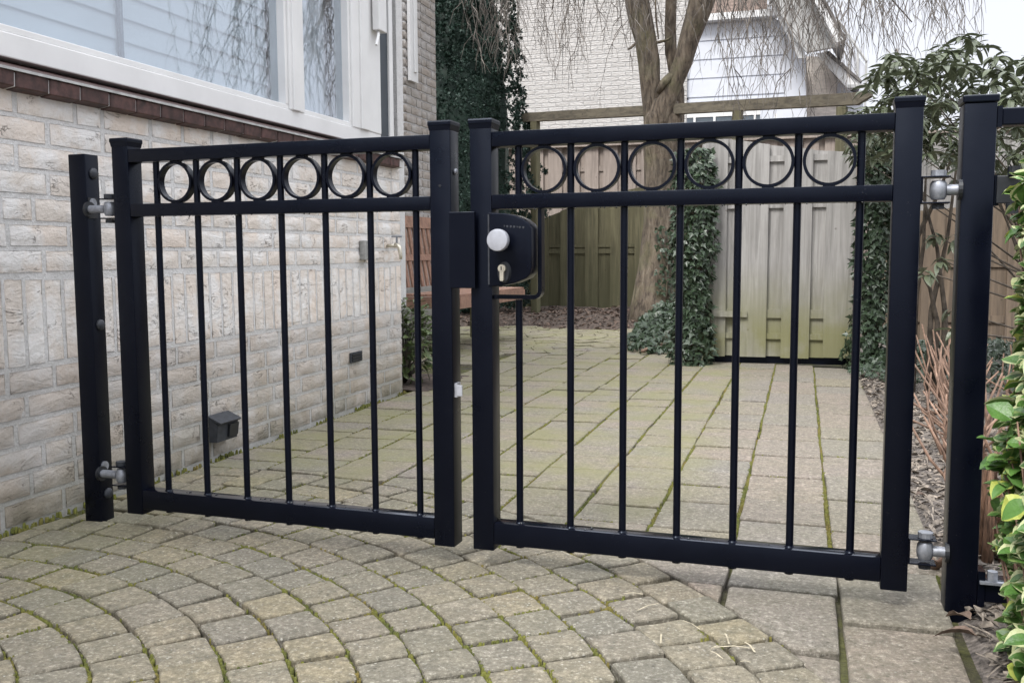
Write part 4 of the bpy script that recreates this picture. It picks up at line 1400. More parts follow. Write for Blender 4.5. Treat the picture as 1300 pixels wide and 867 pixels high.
b = MB(); b.box((0.503, 0.0, 0.365), (0.527, BL, 0.455)); b.build('apron', MT['bench_wood'], g)
for i in range(5):
    b = MB(); b.box((0.03 + i * 0.10, 0.0125, 0.457), (0.115 + i * 0.10, BL, 0.475)); b.build('seat_slat', MT['bench_wood'], g)
for x, y in ((0.47, BL - 0.05), (0.0, BL - 0.05), (0.0, 0.03)):
    b = MB(); b.box((x, y - 0.02, 0.0), (x + 0.032, y + 0.02, 0.364)); b.build('leg', MT['olive_wood'], g)
b = MB(); b.box((0.40, BL - 0.9, 0.0), (0.43, BL - 0.85, 0.364)); 


# ------------------------------------------------------------------ leaves
def leaf_shape(L, W, fold=0.25, curl=0.2, rim=None, n=4, wavy=0.0, seed=0):
    """blade from (0,0,0) along +x; rim = width fraction with material 1"""
    r = random.Random(seed)
    b = MB()
    def half(s, k, f):
        return W * math.sin(PI * min(1, (s ** 0.85))) ** 0.8 * f
    rows = []
    for i in range(n + 1):
        s = i / n
        x = L * s
        z0 = -curl * L * s * s
        w = half(s, 0, 1) * 0.5
        wz = wavy * r.uniform(-1, 1) * W
        rows.append([(x, -w, z0 + fold * w + wz), (x, -w * 0.62, z0 + fold * w * 0.6), (x, 0, z0), (x, w * 0.62, z0 + fold * w * 0.6), (x, w, z0 + fold * w - wz)])
    for i in range(n):
        for j in range(4):
            a, c, d, e = rows[i][j], rows[i + 1][j], rows[i + 1][j + 1], rows[i][j + 1]
            m_ = 1 if (rim is not None and (j in (0, 3))) else 0
            pts = [a, c, d, e]
            if i == 0: pts = [rows[0][2], c, d]
            elif i == n - 1: pts = [a, rows[n][2], e]
            b.add(pts, [tuple(range(len(pts)))], m_)
    return b


def orient(d, up):
    d = d.normalized()
    y = up.cross(d)
    if y.length < 1e-4: y = Vector((0, 1, 0))
    y.normalize()
    z = d.cross(y)
    return Matrix((d, y, z)).transposed()


def place_leaves(parent, spots, meshes, shapes, mats, limit=300, name='leaf'):
    """spots: (point, direction, up, scale). The largest in view become objects, the rest one mesh"""
    base = parent.matrix_world.inverted() if False else None
    loc = Vector(parent.location)
    spots.sort(key=lambda s: ((s[0] - EYE).length / s[3]) + (1000 if not in_view(s[0], 10) else 0))
    for p, d, up, s in spots[:limit]:
        o = put(name, rnd.choice(meshes), parent, p - loc)
        o.rotation_euler = orient(d, up).to_euler()
        o.scale = (s, s, s)
    if len(spots) > limit:
        b = MB()
        for p, d, up, s in spots[limit:]:
            sh = rnd.choice(shapes)
            R_ = orient(d, up)
            b.add([(R_ @ (Vector(v) * s)) + p - loc for v in sh.v], sh.f, 0)
            b.mi[-len(sh.mi):] = sh.mi
        b.build(name + '_mass', mats, parent, fix=False, stuff=True, smooth=True)


def rdir(zb=0.0):
    v = Vector((rnd.gauss(0, 1), rnd.gauss(0, 1), rnd.gauss(zb, 1)))
    return v.normalized()


# variegated shrub, right foreground
g = thing('variegated_shrub', 'leafy shrub with cream- and yellow-edged green leaves at the right edge', 'shrub', (0.50, 1.90, 0))
shapes, meshes = [], []
vm = []
for i in range(10):
    sh = leaf_shape(0.048 * rnd.uniform(.8, 1.1), 0.046 * rnd.uniform(.85, 1.15), 0.35, rnd.uniform(0.05, 0.3), rim=True, n=6, wavy=0.05, seed=i)
    rimm = [MT['leaf_green'], (MT['leaf_light'], MT['leaf_light'], MT['leaf_green'], MT['leaf_cream'], MT['leaf_yellow'])[i % 5]]
    me = sh.mesh('leaf', rimm, smooth=True)
    meshes.append(me); shapes.append(sh)
for ff in (8, 9):
    meshes.append(shapes[ff].mesh('leaf', [MT['leaf_green'], MT['leaf_green']], smooth=True))
spots = []
stems = MB()
for i in range(470):
    h = 0.03 + 0.93 * rnd.random() ** 0.85
    top = Vector((rnd.uniform(0.360, 0.47), rnd.uniform(1.70, 2.12), h))
    edge = 0.366 + 0.016 * math.sin(h * 11 + 0.6) + (0.018 if h > 0.55 else 0.0) + (0.035 if top.y > 2.0 else 0.0) + (0.008 if h < 0.3 else 0)
    if top.x < edge: top.x = edge + rnd.uniform(0, 0.03)
    if top.z > 0.86 and rnd.random() < 0.4: continue
    base = Vector((0.50 + rnd.gauss(0, 0.03), 1.9 + rnd.gauss(0, 0.06), 0.0))
    mid = base * 0.35 + top * 0.65 + Vector((0, 0, -0.08))
    stems.tube([base, mid, top], [0.004, 0.003, 0.0016], 5)
    out = Vector((top.x - 0.50, top.y - 1.95, 0.05))
    outn = out.normalized()
    nl = rnd.randint(5, 8)
    for k_ in range(nl):
        a = 2 * PI * k_ / nl * 1.0 + rnd.random()
        d = (outn * rnd.uniform(0.2, 0.9) + Vector((math.cos(a) * 0.8, math.sin(a) * 0.8, rnd.uniform(-0.7, 0.5)))).normalized()
        up = (Vector((0, 0, 1)) + outn * 0.6 + rdir() * 0.35).normalized()
        spots.append((top - outn * rnd.uniform(0, 0.04) + rdir() * 0.01, d, up, rnd.uniform(0.55, 1.15)))
place_leaves(g, spots, meshes, shapes, [MT['leaf_green'], MT['leaf_cream']], 300)
stems.v = [(x - 0.50, y - 1.90, z) for x, y, z in stems.v]
stems.build('stem', MT['stalk'], g, smooth=True)

# evergreen shrub with long leaves above the fence, right
g = thing('evergreen_bush', 'tall grey-green evergreen bush with narrow drooping leaves behind the right posts', 'bush', (1.7, 5.6, 0))
lsh = [leaf_shape(0.088 * rnd.uniform(.8, 1.1), 0.032 * rnd.uniform(.8, 1.2), 0.3, rnd.uniform(0.1, 0.45), n=5, wavy=0.03, seed=40 + i) for i in range(6)]
for s_ in lsh: pass
lme = [s.mesh('leaf', MT['laurel'], smooth=True) for s in lsh]
spots = []
stems = MB()
tips = []
for i in range(440):
    # crown silhouette taken from where its tips stand in the place
    px = rnd.uniform(1085, 1420)
    Y = rnd.uniform(4.9, 6.6)
    top_line = 62 + 90 * max(0, (1140 - px) / 55) ** 1.3 + 14 * math.sin(px * 0.05)
    low_line = 205 if px < 1215 else 232
    py = top_line + (low_line - top_line) * (rnd.random() ** 1.15)
    p = at(px, py, 1, Y)
    tips.append(p)
    if rnd.random() < 0.10:
        base = Vector((1.7 + rnd.gauss(0, .15), 5.8 + rnd.gauss(0, .2), 0.0))
        m1 = base.lerp(p, 0.55) + Vector((rnd.uniform(-.1, .1), rnd.uniform(-.1, .1), 0.12))
        stems.tube([base, base.lerp(m1, .5) + Vector((rnd.uniform(-.04, .04), 0, .05)), m1, p], [0.011, 0.008, 0.005, 0.002], 5)
    nl = rnd.randint(7, 10)
    for k_ in range(nl):
        a = 2 * PI * k_ / nl + rnd.random()
        d = Vector((math.cos(a), math.sin(a), rnd.uniform(-0.75, 0.45))).normalized()
        spots.append((p + rdir() * 0.015, d, (Vector((0, 0, 1)) + rdir() * .4).normalized(), rnd.uniform(0.6, 1.15)))
for (px, py, Y) in ((1195, 330, 4.7), (1175, 345, 4.8), (1212, 300, 5.2), (1210, 395, 4.9), (1186, 300, 5.4), (1215, 420, 4.2)):
    p = at(px, py, 1, Y)
    stems.tube([Vector((1.35, 5.6, 0.0)), Vector((1.2, 5.3, p.z * 0.7)), p], [0.012, 0.008, 0.003], 5)
    for k_ in range(9):
        a = 2 * PI * k_ / 9 + rnd.random()
        d = Vector((math.cos(a), math.sin(a), rnd.uniform(-0.9, 0.2))).normalized()
        spots.append((p + rdir() * 0.02, d, (Vector((0, 0, 1)) + rdir() * .4).normalized(), rnd.uniform(0.6, 1.1)))
for i in range(1100):
    x = rnd.uniform(0.75, 3.2); Y = rnd.uniform(5.6, 7.4)
    z = 0.75 + 0.75 * rnd.random()
    if x < 1.7 and z < 1.5: continue
    a = rnd.random() * 7
    spots.append((Vector((x, Y, z)), Vector((math.cos(a), math.sin(a), rnd.uniform(-.8, .3))), (Vector((0, 0, 1)) + rdir() * .6).normalized(), rnd.uniform(0.5, 1.1)))
place_leaves(g, spots, lme, lsh, [MT['laurel']], 300)
for (a_, b2) in (((1160, 400), (1175, 225)), ((1182, 395), (1215, 205)), ((1165, 300), (1210, 195)), ((1190, 410), (1160, 330)), ((1200, 400), (1168, 235))):
    p, q = at(*a_, 1, 5.6), at(*b2, 1, 5.4)
    stems.tube([Vector((p.x, p.y, 0)), p, p.lerp(q, .5) + Vector((.02, 0, .02)), q], [0.020, 0.015, 0.010, 0.006], 6, noise_amp=0.2)
stems.v = [(x - 1.7, y - 5.6, z) for x, y, z in stems.v]
stems.build('stem', MT['dark_stem'], g, smooth=True)


def bush(name, label, loc, n, ell, L, W, mat, cat='bush', seed=1, stemmat='twig', limit=0, name_leaf='leaf'):
    g = thing(name, label, cat, loc)
    shs = [leaf_shape(L * rnd.uniform(.8, 1.1), W * rnd.uniform(.8, 1.2), 0.3, rnd.uniform(0.1, 0.4), n=4, seed=seed + i) for i in range(5)]
    mes = [s.mesh('leaf', mat, smooth=True) for s in shs]
    spots = []
    st_ = MB()
    c = Vector(loc)
    for i in range(n):
        v = rdir(0.3)
        rr_ = rnd.random() ** 0.4
        p = c + Vector((v.x * ell[0] * rr_, v.y * ell[1] * rr_, ell[2] * (0.5 + 0.5 * v.z * rr_)))
        if i % 8 == 0: st_.tube([(0, 0, 0), (p - c) * 0.5 + Vector((0, 0, .03)), p - c], [0.006, 0.004, 0.002], 4)
        d = (v + rdir() * 0.8).normalized(); d.z *= 0.6
        spots.append((p, d.normalized(), (Vector((0, 0, 1)) + v * .7 + rdir() * .3).normalized(), rnd.uniform(0.6, 1.15)))
    place_leaves(g, spots, mes, shs, [mat], limit)
    st_.build('stem', MT[stemmat], g, smooth=True)
    return g


bush('low_bush', 'low bush with mid-green leaves at the foot of the wall corner below the bench', (-2.33, 5.30, 0), 620, (0.26, 0.20, 0.52), 0.075, 0.032, MT['shrub'], limit=290)

# ------------------------------------------------------------------ ivy
def ivy_leaf(s, r):
    pts = [(0, 0), (0.35, -0.42), (0.45, -0.2), (1.0, 0.0), (0.45, 0.2), (0.35, 0.42)]
    return [(x * s, y * s, -0.12 * s * x * x) for x, y in pts]


def ivy(name, label, spots_fn, n, stems_paths, origin, size=(0.035, 0.06)):
    g = thing(name, label, 'ivy', origin)
    o0 = Vector(origin)
    b = MB()
    for i in range(n):
        p, nrm = spots_fn()
        s = rnd.uniform(*size)
        d = (Vector((0, 0, -0.7)) + rdir() * 0.7 + nrm * 0.35).normalized()
        R_ = orient(d, (nrm + rdir() * 0.45).normalized())
        vs = [R_ @ Vector(v) + p - o0 for v in ivy_leaf(s, rnd)]
        b.add(vs, [(0, 1, 2, 3), (0, 3, 4, 5)])
    b.build('leaves', MT['ivy'], g, fix=False, stuff=True)
    st_ = MB()
    for path, rad in stems_paths:
        st_.tube([Vector(p) - o0 for p in path], rad, 6, noise_amp=0.3)
    st_.build('stem', MT['bark'], g, smooth=True)
    return g


def col_ivy(x0, y0, w, z1, bulge):
    def f():
        z = rnd.random() ** 0.9 * z1
        ww = w * (1 + 0.30 * noise.noise(Vector((z * 3, x0, 0)))) + bulge(z)
        a = rnd.uniform(-PI, 0.0) if rnd.random() < .8 else rnd.uniform(0, PI)
        rr_ = rnd.uniform(0.7, 1.08)
        nrm = Vector((math.cos(a), math.sin(a), 0.15))
        return Vector((x0 + math.cos(a) * ww * rr_, y0 + math.sin(a) * ww * rr_, z)), nrm.normalized()
    return f


ivy('ivy_column', 'ivy-clad fence post left of the silvery garden door', col_ivy(-0.745, 6.80, 0.135, 1.52, lambda z: 0.06 * max(0, 0.45 - z)), 3000,
    [([(-0.745, 6.8, 0), (-0.74, 6.8, 0.8), (-0.745, 6.8, 1.45)], 0.06)], (-0.745, 6.80, 0), (0.035, 0.065))
ivy('ivy_column', 'ivy-clad fence post right of the silvery garden door', col_ivy(0.455, 6.80, 0.115, 1.56, lambda z: 0.10 * max(0, 0.55 - z)), 3000,
    [([(0.455, 6.8, 0), (0.46, 6.8, 0.8), (0.455, 6.8, 1.5)], 0.05)], (0.455, 6.80, 0), (0.035, 0.065))


def ground_ivy(cx, cy, rx, ry, h):
    def f():
        a, r_ = rnd.random() * 2 * PI, rnd.random() ** 0.5
        x, y = cx + rx * r_ * math.cos(a), cy + ry * r_ * math.sin(a)
        return Vector((x, y, 0.03 + h * (1 - r_ ** 2) * rnd.random() ** .5)), Vector((0.1, -0.5, 0.9)).normalized()
    return f


ivy('ground_ivy', 'mound of ivy spreading over the soil at the foot of the tree', ground_ivy(-1.10, 8.3, 0.36, 1.0, 0.36), 2000, [([(-1.1, 8.3, 0), (-1.1, 8.4, .3)], 0.02)], (-1.12, 8.3, 0), (0.04, 0.075))
ivy('ground_ivy', 'low ivy carpet between the right ivy column and the brown fence', ground_ivy(1.05, 6.6, 0.75, 1.0, 0.22), 3200, [([(1.0, 6.6, 0), (1.0, 6.6, .15)], 0.02)], (1.05, 6.6, 0), (0.03, 0.055))

# ------------------------------------------------------------------ conifer
g = thing('conifer', 'dense dark green conifer behind the corner of the house', 'conifer', (-3.95, 10.7, 0))
c0 = Vector((-3.95, 10.7, 0))
sh = MB()
for i in range(9500):
    z = rnd.uniform(0.15, 4.9)
    u = z / 5.2
    w = 0.98 * (1 - u ** 2.4) ** 0.8 * (0.72 + 0.28 * min(1, z / 1.0))
    a = rnd.uniform(-PI * 1.0, 0.25)
    lump = 1 + 0.16 * noise.noise(Vector((math.cos(a) * 2.2, math.sin(a) * 2.2, z * 1.7))) + 0.16 * noise.noise(Vector((math.cos(a) * 7, math.sin(a) * 7, z * 6)))
    r_ = w * lump * rnd.uniform(0.90, 1.0)
    n_ = Vector((math.cos(a), math.sin(a), 0.35)).normalized()
    p = Vector((math.cos(a) * r_, math.sin(a) * r_, z))
    pr_ = rnd.uniform(0.022, 0.045)
    for q in range(12):
        d = (n_ * 0.55 + rdir()).normalized()
        L = pr_ * rnd.uniform(0.8, 1.3); w2 = L * 0.22
        s_ = d.cross(rdir()).normalized()
        m_ = p + d * L * 0.6
        sh.add([p, m_ - s_ * w2, p + d * L, m_ + s_ * w2], [(0, 1, 2, 3)])
sh.build('foliage', MT['conifer'], g, fix=False, stuff=True)
cr = MB()
for seg in range(1):
    cr.tube([(0, 0, z) for z in (0.1, 0.6, 1.4, 2.4, 3.4, 4.3, 5.0)], [0.48, 0.62, 0.70, 0.64, 0.50, 0.30, 0.05], 14, noise_amp=0.35)
cr.build('inner_crown', MT['conifer'], g, smooth=True)
cr = MB(); cr.tube([(0, 0, -0.1), (0, 0, 1.0)], [0.09, 0.07], 8); cr.build('trunk', MT['bark'], g, smooth=True)

# ------------------------------------------------------------------ weeping tree
TX, TY = -1.53, 10.2
g = thing('weeping_tree', 'bare weeping tree with forked trunk and hanging twigs behind the gate', 'tree', (TX, TY, 0))
T0 = Vector((TX, TY, 0))


def tp(px, py, Y=TY):
    return at(px, py, 1, Y) - T0


b = MB()
pts = [tp(828, 420), tp(830, 380), tp(834, 335), tp(836, 280), tp(837, 225), tp(839, 185), tp(842, 152), tp(845, 128)]
k_ = 10.4 / 1196
b.tube(pts, [33 * k_, 26 * k_, 21 * k_, 18.5 * k_, 18.5 * k_, 20.5 * k_, 24 * k_, 16 * k_], 24, noise_amp=0.14)
b.build('trunk', MT['bark'], g, smooth=True)
limbs = {
    'a': ([(834, 190), (830, 150), (826, 112), (824, 80), (820, 50), (812, 22), (808, 0), (800, -40), (780, -110)], [15, 13, 12.3, 12.3, 12.8, 14, 14.5, 12, 9], TY),
    'b': ([(832, 175), (838, 150), (847, 126), (858, 100), (868, 76), (875, 50), (884, 22), (891, 0), (905, -50), (930, -120)], [13, 14, 11.5, 11, 11.5, 12, 13.5, 15, 12, 9], TY - .10),
    'c': ([(855, 180), (858, 140), (860, 115), (856, 90), (852, 66), (851, 35), (852, 0), (856, -60), (862, -130)], [13, 11, 8.5, 7.2, 7, 7, 7, 6, 5], TY + .12),
}
for nm, (pp, rr_, Y) in limbs.items():
    b = MB(); b.tube([tp(x, y, Y) for x, y in pp], [r_ * k_ for r_ in rr_], 16, noise_amp=0.16)
    b.build('limb', MT['bark'], g, smooth=True)
b = MB()
b.tube([tp(836, 118, TY - .15), tp(842, 106, TY - .2), tp(852, 98, TY - .15)], [4 * k_, 5 * k_, 6 * k_], 8)
b.tube([tp(832, 55), tp(845, 52), tp(852, 48)], [2 * k_, 1.6 * k_, 1.6 * k_], 6)
b.tube([tp(808, 55, TY - .12), tp(800, 62, TY - .2), tp(797, 63, TY - .2)], [1.6 * k_, 1.4 * k_, 1 * k_], 6)
b.tube([tp(832, 0), tp(833, 25), tp(836, 50)], [1.0 * k_, 1.2 * k_, 1.0 * k_], 5)
o = b.build('branch_stub', MT['bark'], g, smooth=True, stuff=True)
# crown: rising boughs, then hanging twigs that fork
boughs = MB()
anchors = []
origins = [tp(780, -110), tp(930, -120), tp(862, -130), tp(806, -10), tp(892, -20)]
for i in range(48):
    o_ = rnd.choice(origins[:3]) if i > 8 else rnd.choice(origins)
    a = rnd.random() * 2 * PI
    reach = rnd.uniform(1.2, 4.4)
    e = Vector((o_.x + math.cos(a) * reach, o_.y + math.sin(a) * reach * 0.85, rnd.uniform(3.6, 5.0)))
    if e.x < -2.3 and rnd.random() < 0.5: e.x = -e.x + 0.4
    m_ = o_.lerp(e, 0.5) + Vector((0, 0, rnd.uniform(0.4, 0.9)))
    P_ = [o_, o_.lerp(m_, .5) + Vector((0, 0, .15)), m_, m_.lerp(e, .5) + Vector((0, 0, .12)), e]
    boughs.tube(P_, [0.04, 0.032, 0.022, 0.014, 0.008], 6, noise_amp=0.2)
    if e.x > 1.2 and rnd.random() < 0.45: continue
    for k2 in range(7):
        t = rnd.uniform(0.3, 1.0)
        q = m_.lerp(e, (t - .5) * 2) if t > .5 else o_.lerp(m_, t * 2)
        anchors.append(q + Vector((rnd.gauss(0, .12), rnd.gauss(0, .12), rnd.uniform(-.1, .1))))
boughs.build('boughs', MT['twig'], g, smooth=True, stuff=True)


def strand(b, p, L, r0, drift, fork=True, n=8):
    pts_ = [p.copy()]
    d = Vector((drift.x, drift.y, rnd.uniform(-0.1, 0.25))).normalized()
    seg = L / n
    for i in range(n):
        d = (d + Vector((rnd.gauss(0, .11), rnd.gauss(0, .11), -0.42))).normalized()
        pts_.append(pts_[-1] + d * seg)
    b.tube(pts_, [r0 * (1 - 0.75 * i / n) for i in range(n + 1)], 3, False)
    if fork:
        for i in range(2, n):
            for q in range(rnd.choice((0, 1, 1, 2))):
                a = rnd.random() * 2 * PI
                dd = Vector((math.cos(a), math.sin(a), 0)) * rnd.uniform(.4, .9)
                s0 = pts_[i]
                L2 = rnd.uniform(0.10, 0.32)
                e1 = s0 + (dd + Vector((0, 0, -.6))).normalized() * L2 * .5
                e2 = e1 + (dd * .4 + Vector((0, 0, -1))).normalized() * L2 * .6
                b.tube([s0, e1, e2], [r0 * .5, r0 * .42, r0 * .2], 3, False)


tw = MB()
for q in anchors:
    a = rnd.random() * 2 * PI
    strand(tw, q, rnd.uniform(0.6, 1.6), rnd.uniform(0.004, 0.0075), Vector((math.cos(a), math.sin(a), 0)) * 0.8)
# strands that hang into the picture where the photograph shows them
clusters = [(600, 650, 20, 95, 34), (660, 700, 40, 110, 16), (700, 740, 60, 120, 22), (740, 800, 20, 70, 12), (795, 825, 30, 110, 14), (880, 925, 40, 140, 18),
            (925, 985, 60, 178, 34), (985, 1045, 60, 170, 46), (1045, 1110, 40, 130, 52), (1110, 1180, 20, 100, 60), (1180, 1245, 10, 72, 70), (905, 1000, 20, 90, 40), (1000, 1130, 20, 80, 50)]
for x0, x1, y0, y1, n in clusters:
    for i in range(int(n * (0.55 if x0 > 870 else 0.8))):
        px = rnd.uniform(x0, x1); Yt = TY - rnd.uniform(0.0, 2.6)
        end = at(px, rnd.uniform(y0, y1), 1, Yt) - T0
        L = rnd.uniform(0.9, 2.0)
        lean = rnd.gauss(0.0, 0.22) - (0.22 if px > 1040 else 0.0)
        p = end + Vector((lean * L, rnd.gauss(0, .1), L * 0.93))
        # walk down to the end point
        n_ = 9
        pts_ = []
        wob = [rnd.gauss(0, .018) for _ in range(n_ + 1)]
        for k2 in range(n_ + 1):
            t = k2 / n_
            c_ = p.lerp(end, t) + Vector((wob[k2] + 0.10 * math.sin(t * 2.2) * (1 if lean > 0 else -1) * abs(lean), wob[-k2], 0))
            c_.z += 0.06 * math.sin(t * PI)
            pts_.append(c_)
        r0 = rnd.uniform(0.003, 0.0065) * (1.5 if rnd.random() < .15 else 1)
        tw.tube(pts_, [r0 * (1 - 0.7 * k2 / n_) for k2 in range(n_ + 1)], 3, False)
        for k2 in range(2, n_):
            for q in range(rnd.choice((0, 1, 1, 2))):
                a = rnd.random() * 2 * PI
                dd = Vector((math.cos(a), math.sin(a), 0)) * rnd.uniform(.35, .8)
                L2 = rnd.uniform(0.08, 0.30)
                e1 = pts_[k2] + (dd + Vector((0, 0, -.7))).normalized() * L2 * .5
                e2 = e1 + (dd * .4 + Vector((0, 0, -1))).normalized() * L2 * .6
                tw.tube([pts_[k2], e1, e2], [r0 * .55, r0 * .42, r0 * .2], 3, False)
tw.build('twigs', MT['twig'], g, fix=False, stuff=True)
# ivy climbing the trunk's right side
def trunk_ivy():
    z = rnd.random() * 1.0 + 0.1
    a = rnd.uniform(-1.5, -0.1)
    return Vector((TX + 0.03 + math.cos(a) * 0.22, TY + math.sin(a) * 0.24, z)), Vector((math.cos(a), math.sin(a), 0.1)).normalized()
ivy('climbing_ivy', 'thin ivy climbing the right side of the tree trunk', trunk_ivy, 190, [([(TX + .15, TY - .2, 0), (TX + .17, TY - .16, 1.0)], 0.008)], (TX + .2, TY - .2, 0), (0.04, 0.07))

# ------------------------------------------------------------------ dry stalks and stump, dead leaves
g = thing('cut_stalks', 'clump of dry reddish-brown cut stems on the soil right of the gate', 'plant', (0.86, 4.55, 0.02))
o0 = Vector((0.86, 4.55, 0.02))
for i in range(150):
    by = rnd.uniform(3.2, 5.6); bx = 0.535 + (by - 3.2) * 0.105 + rnd.gauss(0, 0.035) + (0.35 if i % 4 == 0 else 0)
    h = rnd.uniform(0.16, 0.44)
    ln = Vector((rnd.gauss(-0.03, 0.09), rnd.gauss(0, .10), h))
    p0 = Vector((bx, by, 0.0)); p2 = p0 + ln; p1 = p0.lerp(p2, .45) + Vector((rnd.gauss(0, .035), 0, 0))
    b = MB(); b.tube([p0 - o0, p1 - o0, p2 - o0], [0.0065, 0.005, 0.0035], 5); b.build('stalk', MT['stalk'], g, smooth=True)
g = thing('tree_stump', 'splintered reddish stump just behind the right gate post', 'stump', (0.485, 2.62, 0.0))
for i in range(12):
    a = rnd.random() * 6
    b = MB(); x, y = rnd.gauss(0, .022), rnd.gauss(0, .03)
    b.tube([(x, y, 0), (x * 1.1 + rnd.gauss(0, .006), y, 0.12), (x * 1.2, y, 0.23 + rnd.uniform(-.05, .07))], [0.013, 0.011, 0.004], 6, noise_amp=0.5); b.build('splinter', MT['stump'], g, smooth=True)


def dead_leaf(label, px, py, s, rz, z=0.02, mat='dead_leaf'):
    p = at(px, py, 2, z)
    sh = leaf_shape(s, s * 0.5, 0.6, 0.5, n=5, wavy=0.15, seed=int(px))
    o = put('dead_leaf', sh.mesh('dead_leaf', MT[mat], smooth=True), None, (p.x, p.y, z + 0.02), (0.15, -0.2, rz))
    tag(o, label, 'dead leaf')


dead_leaf('curled brown dead leaf on the soil at the foot of the right post', 1240, 820, 0.075, 2.7, 0.03)
dead_leaf('pinkish dead leaf lying on soil just above the curled one', 1232, 798, 0.06, 2.2, 0.015)
dead_leaf('orange-brown dead leaf on the soil between gate and right post', 1163, 636, 0.04, 0.6, 0.03)
dead_leaf('reddish dead leaf on the slab below the lower right hinge', 1172, 722, 0.05, 0.3, 0.006)
dead_leaf('small brown dead leaf next to the reddish one on the slab', 1186, 716, 0.04, 1.6, 0.006)
for i, (a_, b2, lab) in enumerate((((797, 438, 5), (834, 431, 3), 'dry branch lying on the yard paving before the ivy'), ((815, 446, 4), (848, 436, 2), 'shorter dry branch beside the ivy column on the paving'),
                                   ((608, 464, 3), (700, 463, 3), None))):
    if lab is None: continue
    p, q = at(a_[0], a_[1], 2, 0.03), at(b2[0], b2[1], 2, 0.05)
    b = MB(); o0 = p; b.tube([Vector((0, 0, 0)), (q - p) * .5 + Vector((0, 0, .02)), q - p], [0.012, 0.011, 0.007], 6, noise_amp=.2)
    o = b.build('dry_branch', MT['stalk'], None, smooth=True); o.location = p; tag(o, lab, 'branch')
p = at(1180, 660, 2, 0.02)
b = MB(); b.tube([(0.0, 0.0, 0.0), (0.03, -0.03, 0.05), (0.052, -0.07, 0.015)], [0.010, 0.009, 0.006], 6); o = b.build('bent_stem', MT['stalk'], None, smooth=True)
o.location = at(1185, 722, 2, 0.0); tag(o, 'short bent dry stem leaning at the left side of the right post', 'stem')

# ------------------------------------------------------------------ neighbouring houses
NY = 16.5
g = thing('neighbour_house', 'white brick gable wall of the house behind the tree', 'house', (-3.2, NY, 0))
b = MB()
pL, pR = at(560, 100, 1, NY), at(872, 100, 1, NY)
b.box((pL.x - 3 + 3.2, 0, 0), (pR.x + 3.2, 5.0, 7.5)); b.build('gable_wall', MT['far_brick'], g)
g = thing('panelled_house', 'house with white facade panels and sloping white verge behind the beam', 'house', (0.0, NY, 0))


def W(px, py, Y=NY):
    p = at(px, py, 1, Y); return (p.x, p.z)


def poly_y(pxs, Y, y0, y1):
    b = MB(); b.prism([W(x, y, Y) for x, y in pxs], 'y', y0, y1); return b


# wall body following the falling verge
poly_y([(874, 330), (1024, 330), (1024, 78), (970, 5), (940, -60), (874, -60)], NY + .1, 0.092, 4.0).build('wall', MT['white_clad'], g)
x0, _ = W(872, 100); x1, _ = W(968, 100)
rows = [(134, 124), (121, 99), (97, 75), (73, 51), (49, 29)]
for ya, yb in rows:
    za, zb = W(920, ya)[1], W(920, yb)[1]
    b = MB(); b.box((x0 + 0.0, 0.074, za + 0.002), (x1 + 0.35, 0.090, zb - 0.002)); b.build('facade_panel', MT['white_clad'], g)
zb = W(920, 27)[1]; zt = W(920, 20)[1]
b = MB(); b.box((x0, -0.12, zb), (x1 + 0.3, 0.09, zt + .02)); b.build('window_sill', MT['white_paint'], g)
b = MB(); b.box((x0 + .1, 0.03, zt + .021), (x0 + .25, 0.09, zt + 1.6)); b.build('window_frame', MT['white_paint'], g)
b = MB(); b.box((x0 + .26, 0.04, zt + .021), (x1 + .05, 0.09, zt + 1.6)); b.build('brick_panel', MT['dark_far_brick'], g)
# verge boards and soffit, running down to the right
poly_y([(950, -40), (962, -40), (1018, 62), (1024, 80), (1014, 80), (1006, 62)], NY, -0.40, -0.30).build('inner_verge', MT['white_paint'], g)
poly_y([(985, -40), (1008, -40), (1063, 68), (1024, 75), (1012, 62), (964, -20)], NY, -0.55, -0.45).build('soffit', MT['soffit'], g)
poly_y([(1001, -40), (1009, -40), (1068, 66), (1060, 69)], NY, -0.90, -0.56).build('verge_board', MT['white_paint'], g)
poly_y([(1009.5, -40), (1014, -40), (1071, 64), (1068.5, 66)], NY, -0.92, 0.9).build('roof', MT['roof_tile'], g)
# lower wing
g = thing('gabled_outbuilding', 'tan brick wing with white barge board below the soffit', 'house', (0.3, NY + 1, 0))
NW = NY + 1


def polyw(pxs, y0, y1, m, nm, gg=g):
    b = MB(); b.prism([(W(x, y, NW)[0] - gg.location.x, W(x, y, NW)[1]) for x, y in pxs], 'y', y0, y1); return b.build(nm, MT[m], gg)


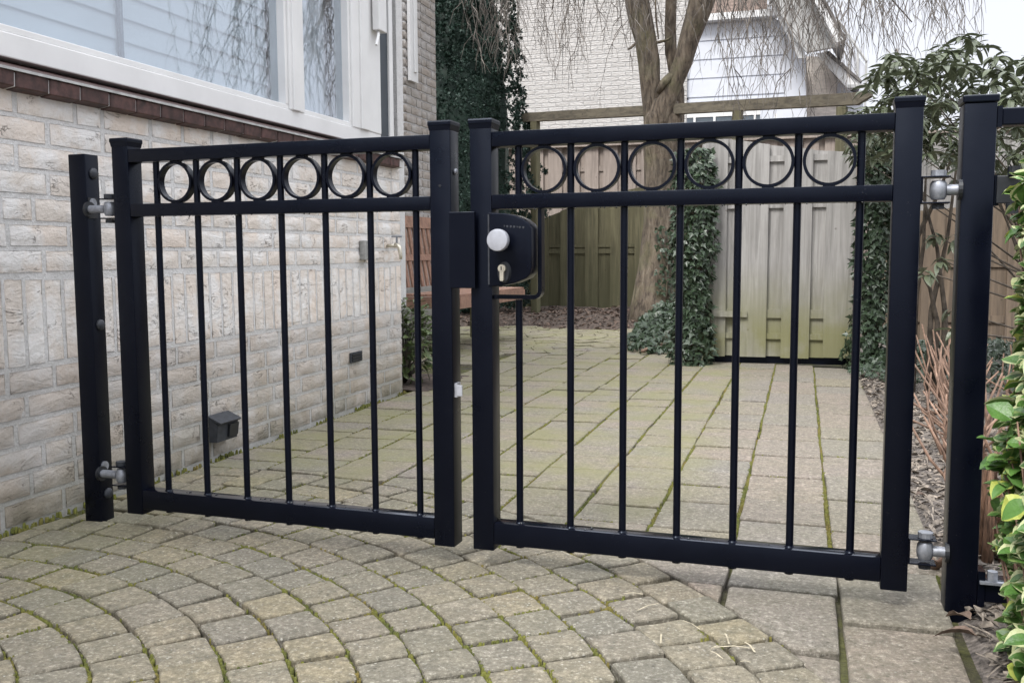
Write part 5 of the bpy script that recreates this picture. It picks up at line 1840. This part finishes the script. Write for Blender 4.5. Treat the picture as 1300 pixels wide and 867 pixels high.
polyw([(1020, 330), (1062, 330), (1062, 100), (1040, 72), (1020, 72)], 0.0, 3.0, 'tan_far_brick', 'brick_wall')
polyw([(1062.5, 330), (1096, 330), (1096, 125), (1074, 112), (1062.5, 100)], 0.02, 3.0, 'white_clad', 'white_wall')
polyw([(1036, 73), (1046, 72), (1089, 109), (1096, 115), (1090, 116), (1076, 118)], -0.35, -0.25, 'white_paint', 'barge_board')
polyw([(1046.5, 71.5), (1052, 71), (1093, 108), (1089.5, 109)], -0.40, 3.0, 'roof_tile', 'roof')
polyw([(1075, 113), (1102, 112), (1102, 116), (1075, 117)], -0.42, -0.36, 'soffit', 'gutter')
# roof terrace balustrade
g = thing('terrace_railing', 'pale roof-terrace balustrade on the far roof under the hanging twigs', 'railing', (1.0, NY + 2, 0))
for i, px in enumerate((1046, 1064, 1078, 1088, 1099)):
    a_, c_ = at(px, 112, 1, NY + 2), at(px, 28 + max(0, (px - 1060)) * 1.25, 1, NY + 2)
    b = MB(); b.box((a_.x - 1.0 - .02, 0, a_.z - .5), (a_.x - 1.0 + .02, 0.04, c_.z)); b.build('upright', MT['soffit'], g)
pts_ = [at(1038, 28, 1, NY + 2), at(1064, 27, 1, NY + 2), at(1100, 78, 1, NY + 2)]
b = MB(); b.tube([p - Vector(g.location) for p in pts_], 0.025, 6); b.build('handrail', MT['soffit'], g)
b = MB(); b.prism([(p.x - 1.0, p.z) for p in (at(1040, 36, 1, NY + 2), at(1063, 36, 1, NY + 2), at(1099, 84, 1, NY + 2), at(1099, 125, 1, NY + 2), at(1040, 125, 1, NY + 2))], 'y', 0.05, 0.06); b.build('screen', MT['white_clad'], g)
# greenhouse roof just visible under the beam
g = thing('greenhouse', 'white-framed greenhouse roof under the beam right of the trunk', 'greenhouse', (-1.2, 14.9, 0))
GY = 14.9
a_, c_ = at(872, 150, 1, GY), at(965, 143, 1, GY)
b = MB(); b.box((a_.x + 1.2, 0, a_.z), (c_.x + 1.2, 0.06, a_.z + 0.07)); b.build('ridge', MT['white_paint'], g)
b = MB(); b.box((a_.x + 1.2, 0.01, a_.z - .25), (c_.x + 1.2, 1.2, a_.z - 0.002)); b.build('pane', MT['far_glass'], g)
for i in range(5):
    x = a_.x + 1.2 + 0.1 + i * 0.3
    b = MB(); b.box((x, -0.015, a_.z - 1.2), (x + 0.035, -0.001, a_.z + 0.0)); b.build('glazing_bar', MT['white_paint'], g)
b = MB(); b.box((a_.x + 1.2, 0.01, 0.0), (c_.x + 1.2, 1.2, a_.z - .252)); b.build('wall', MT['white_clad'], g)
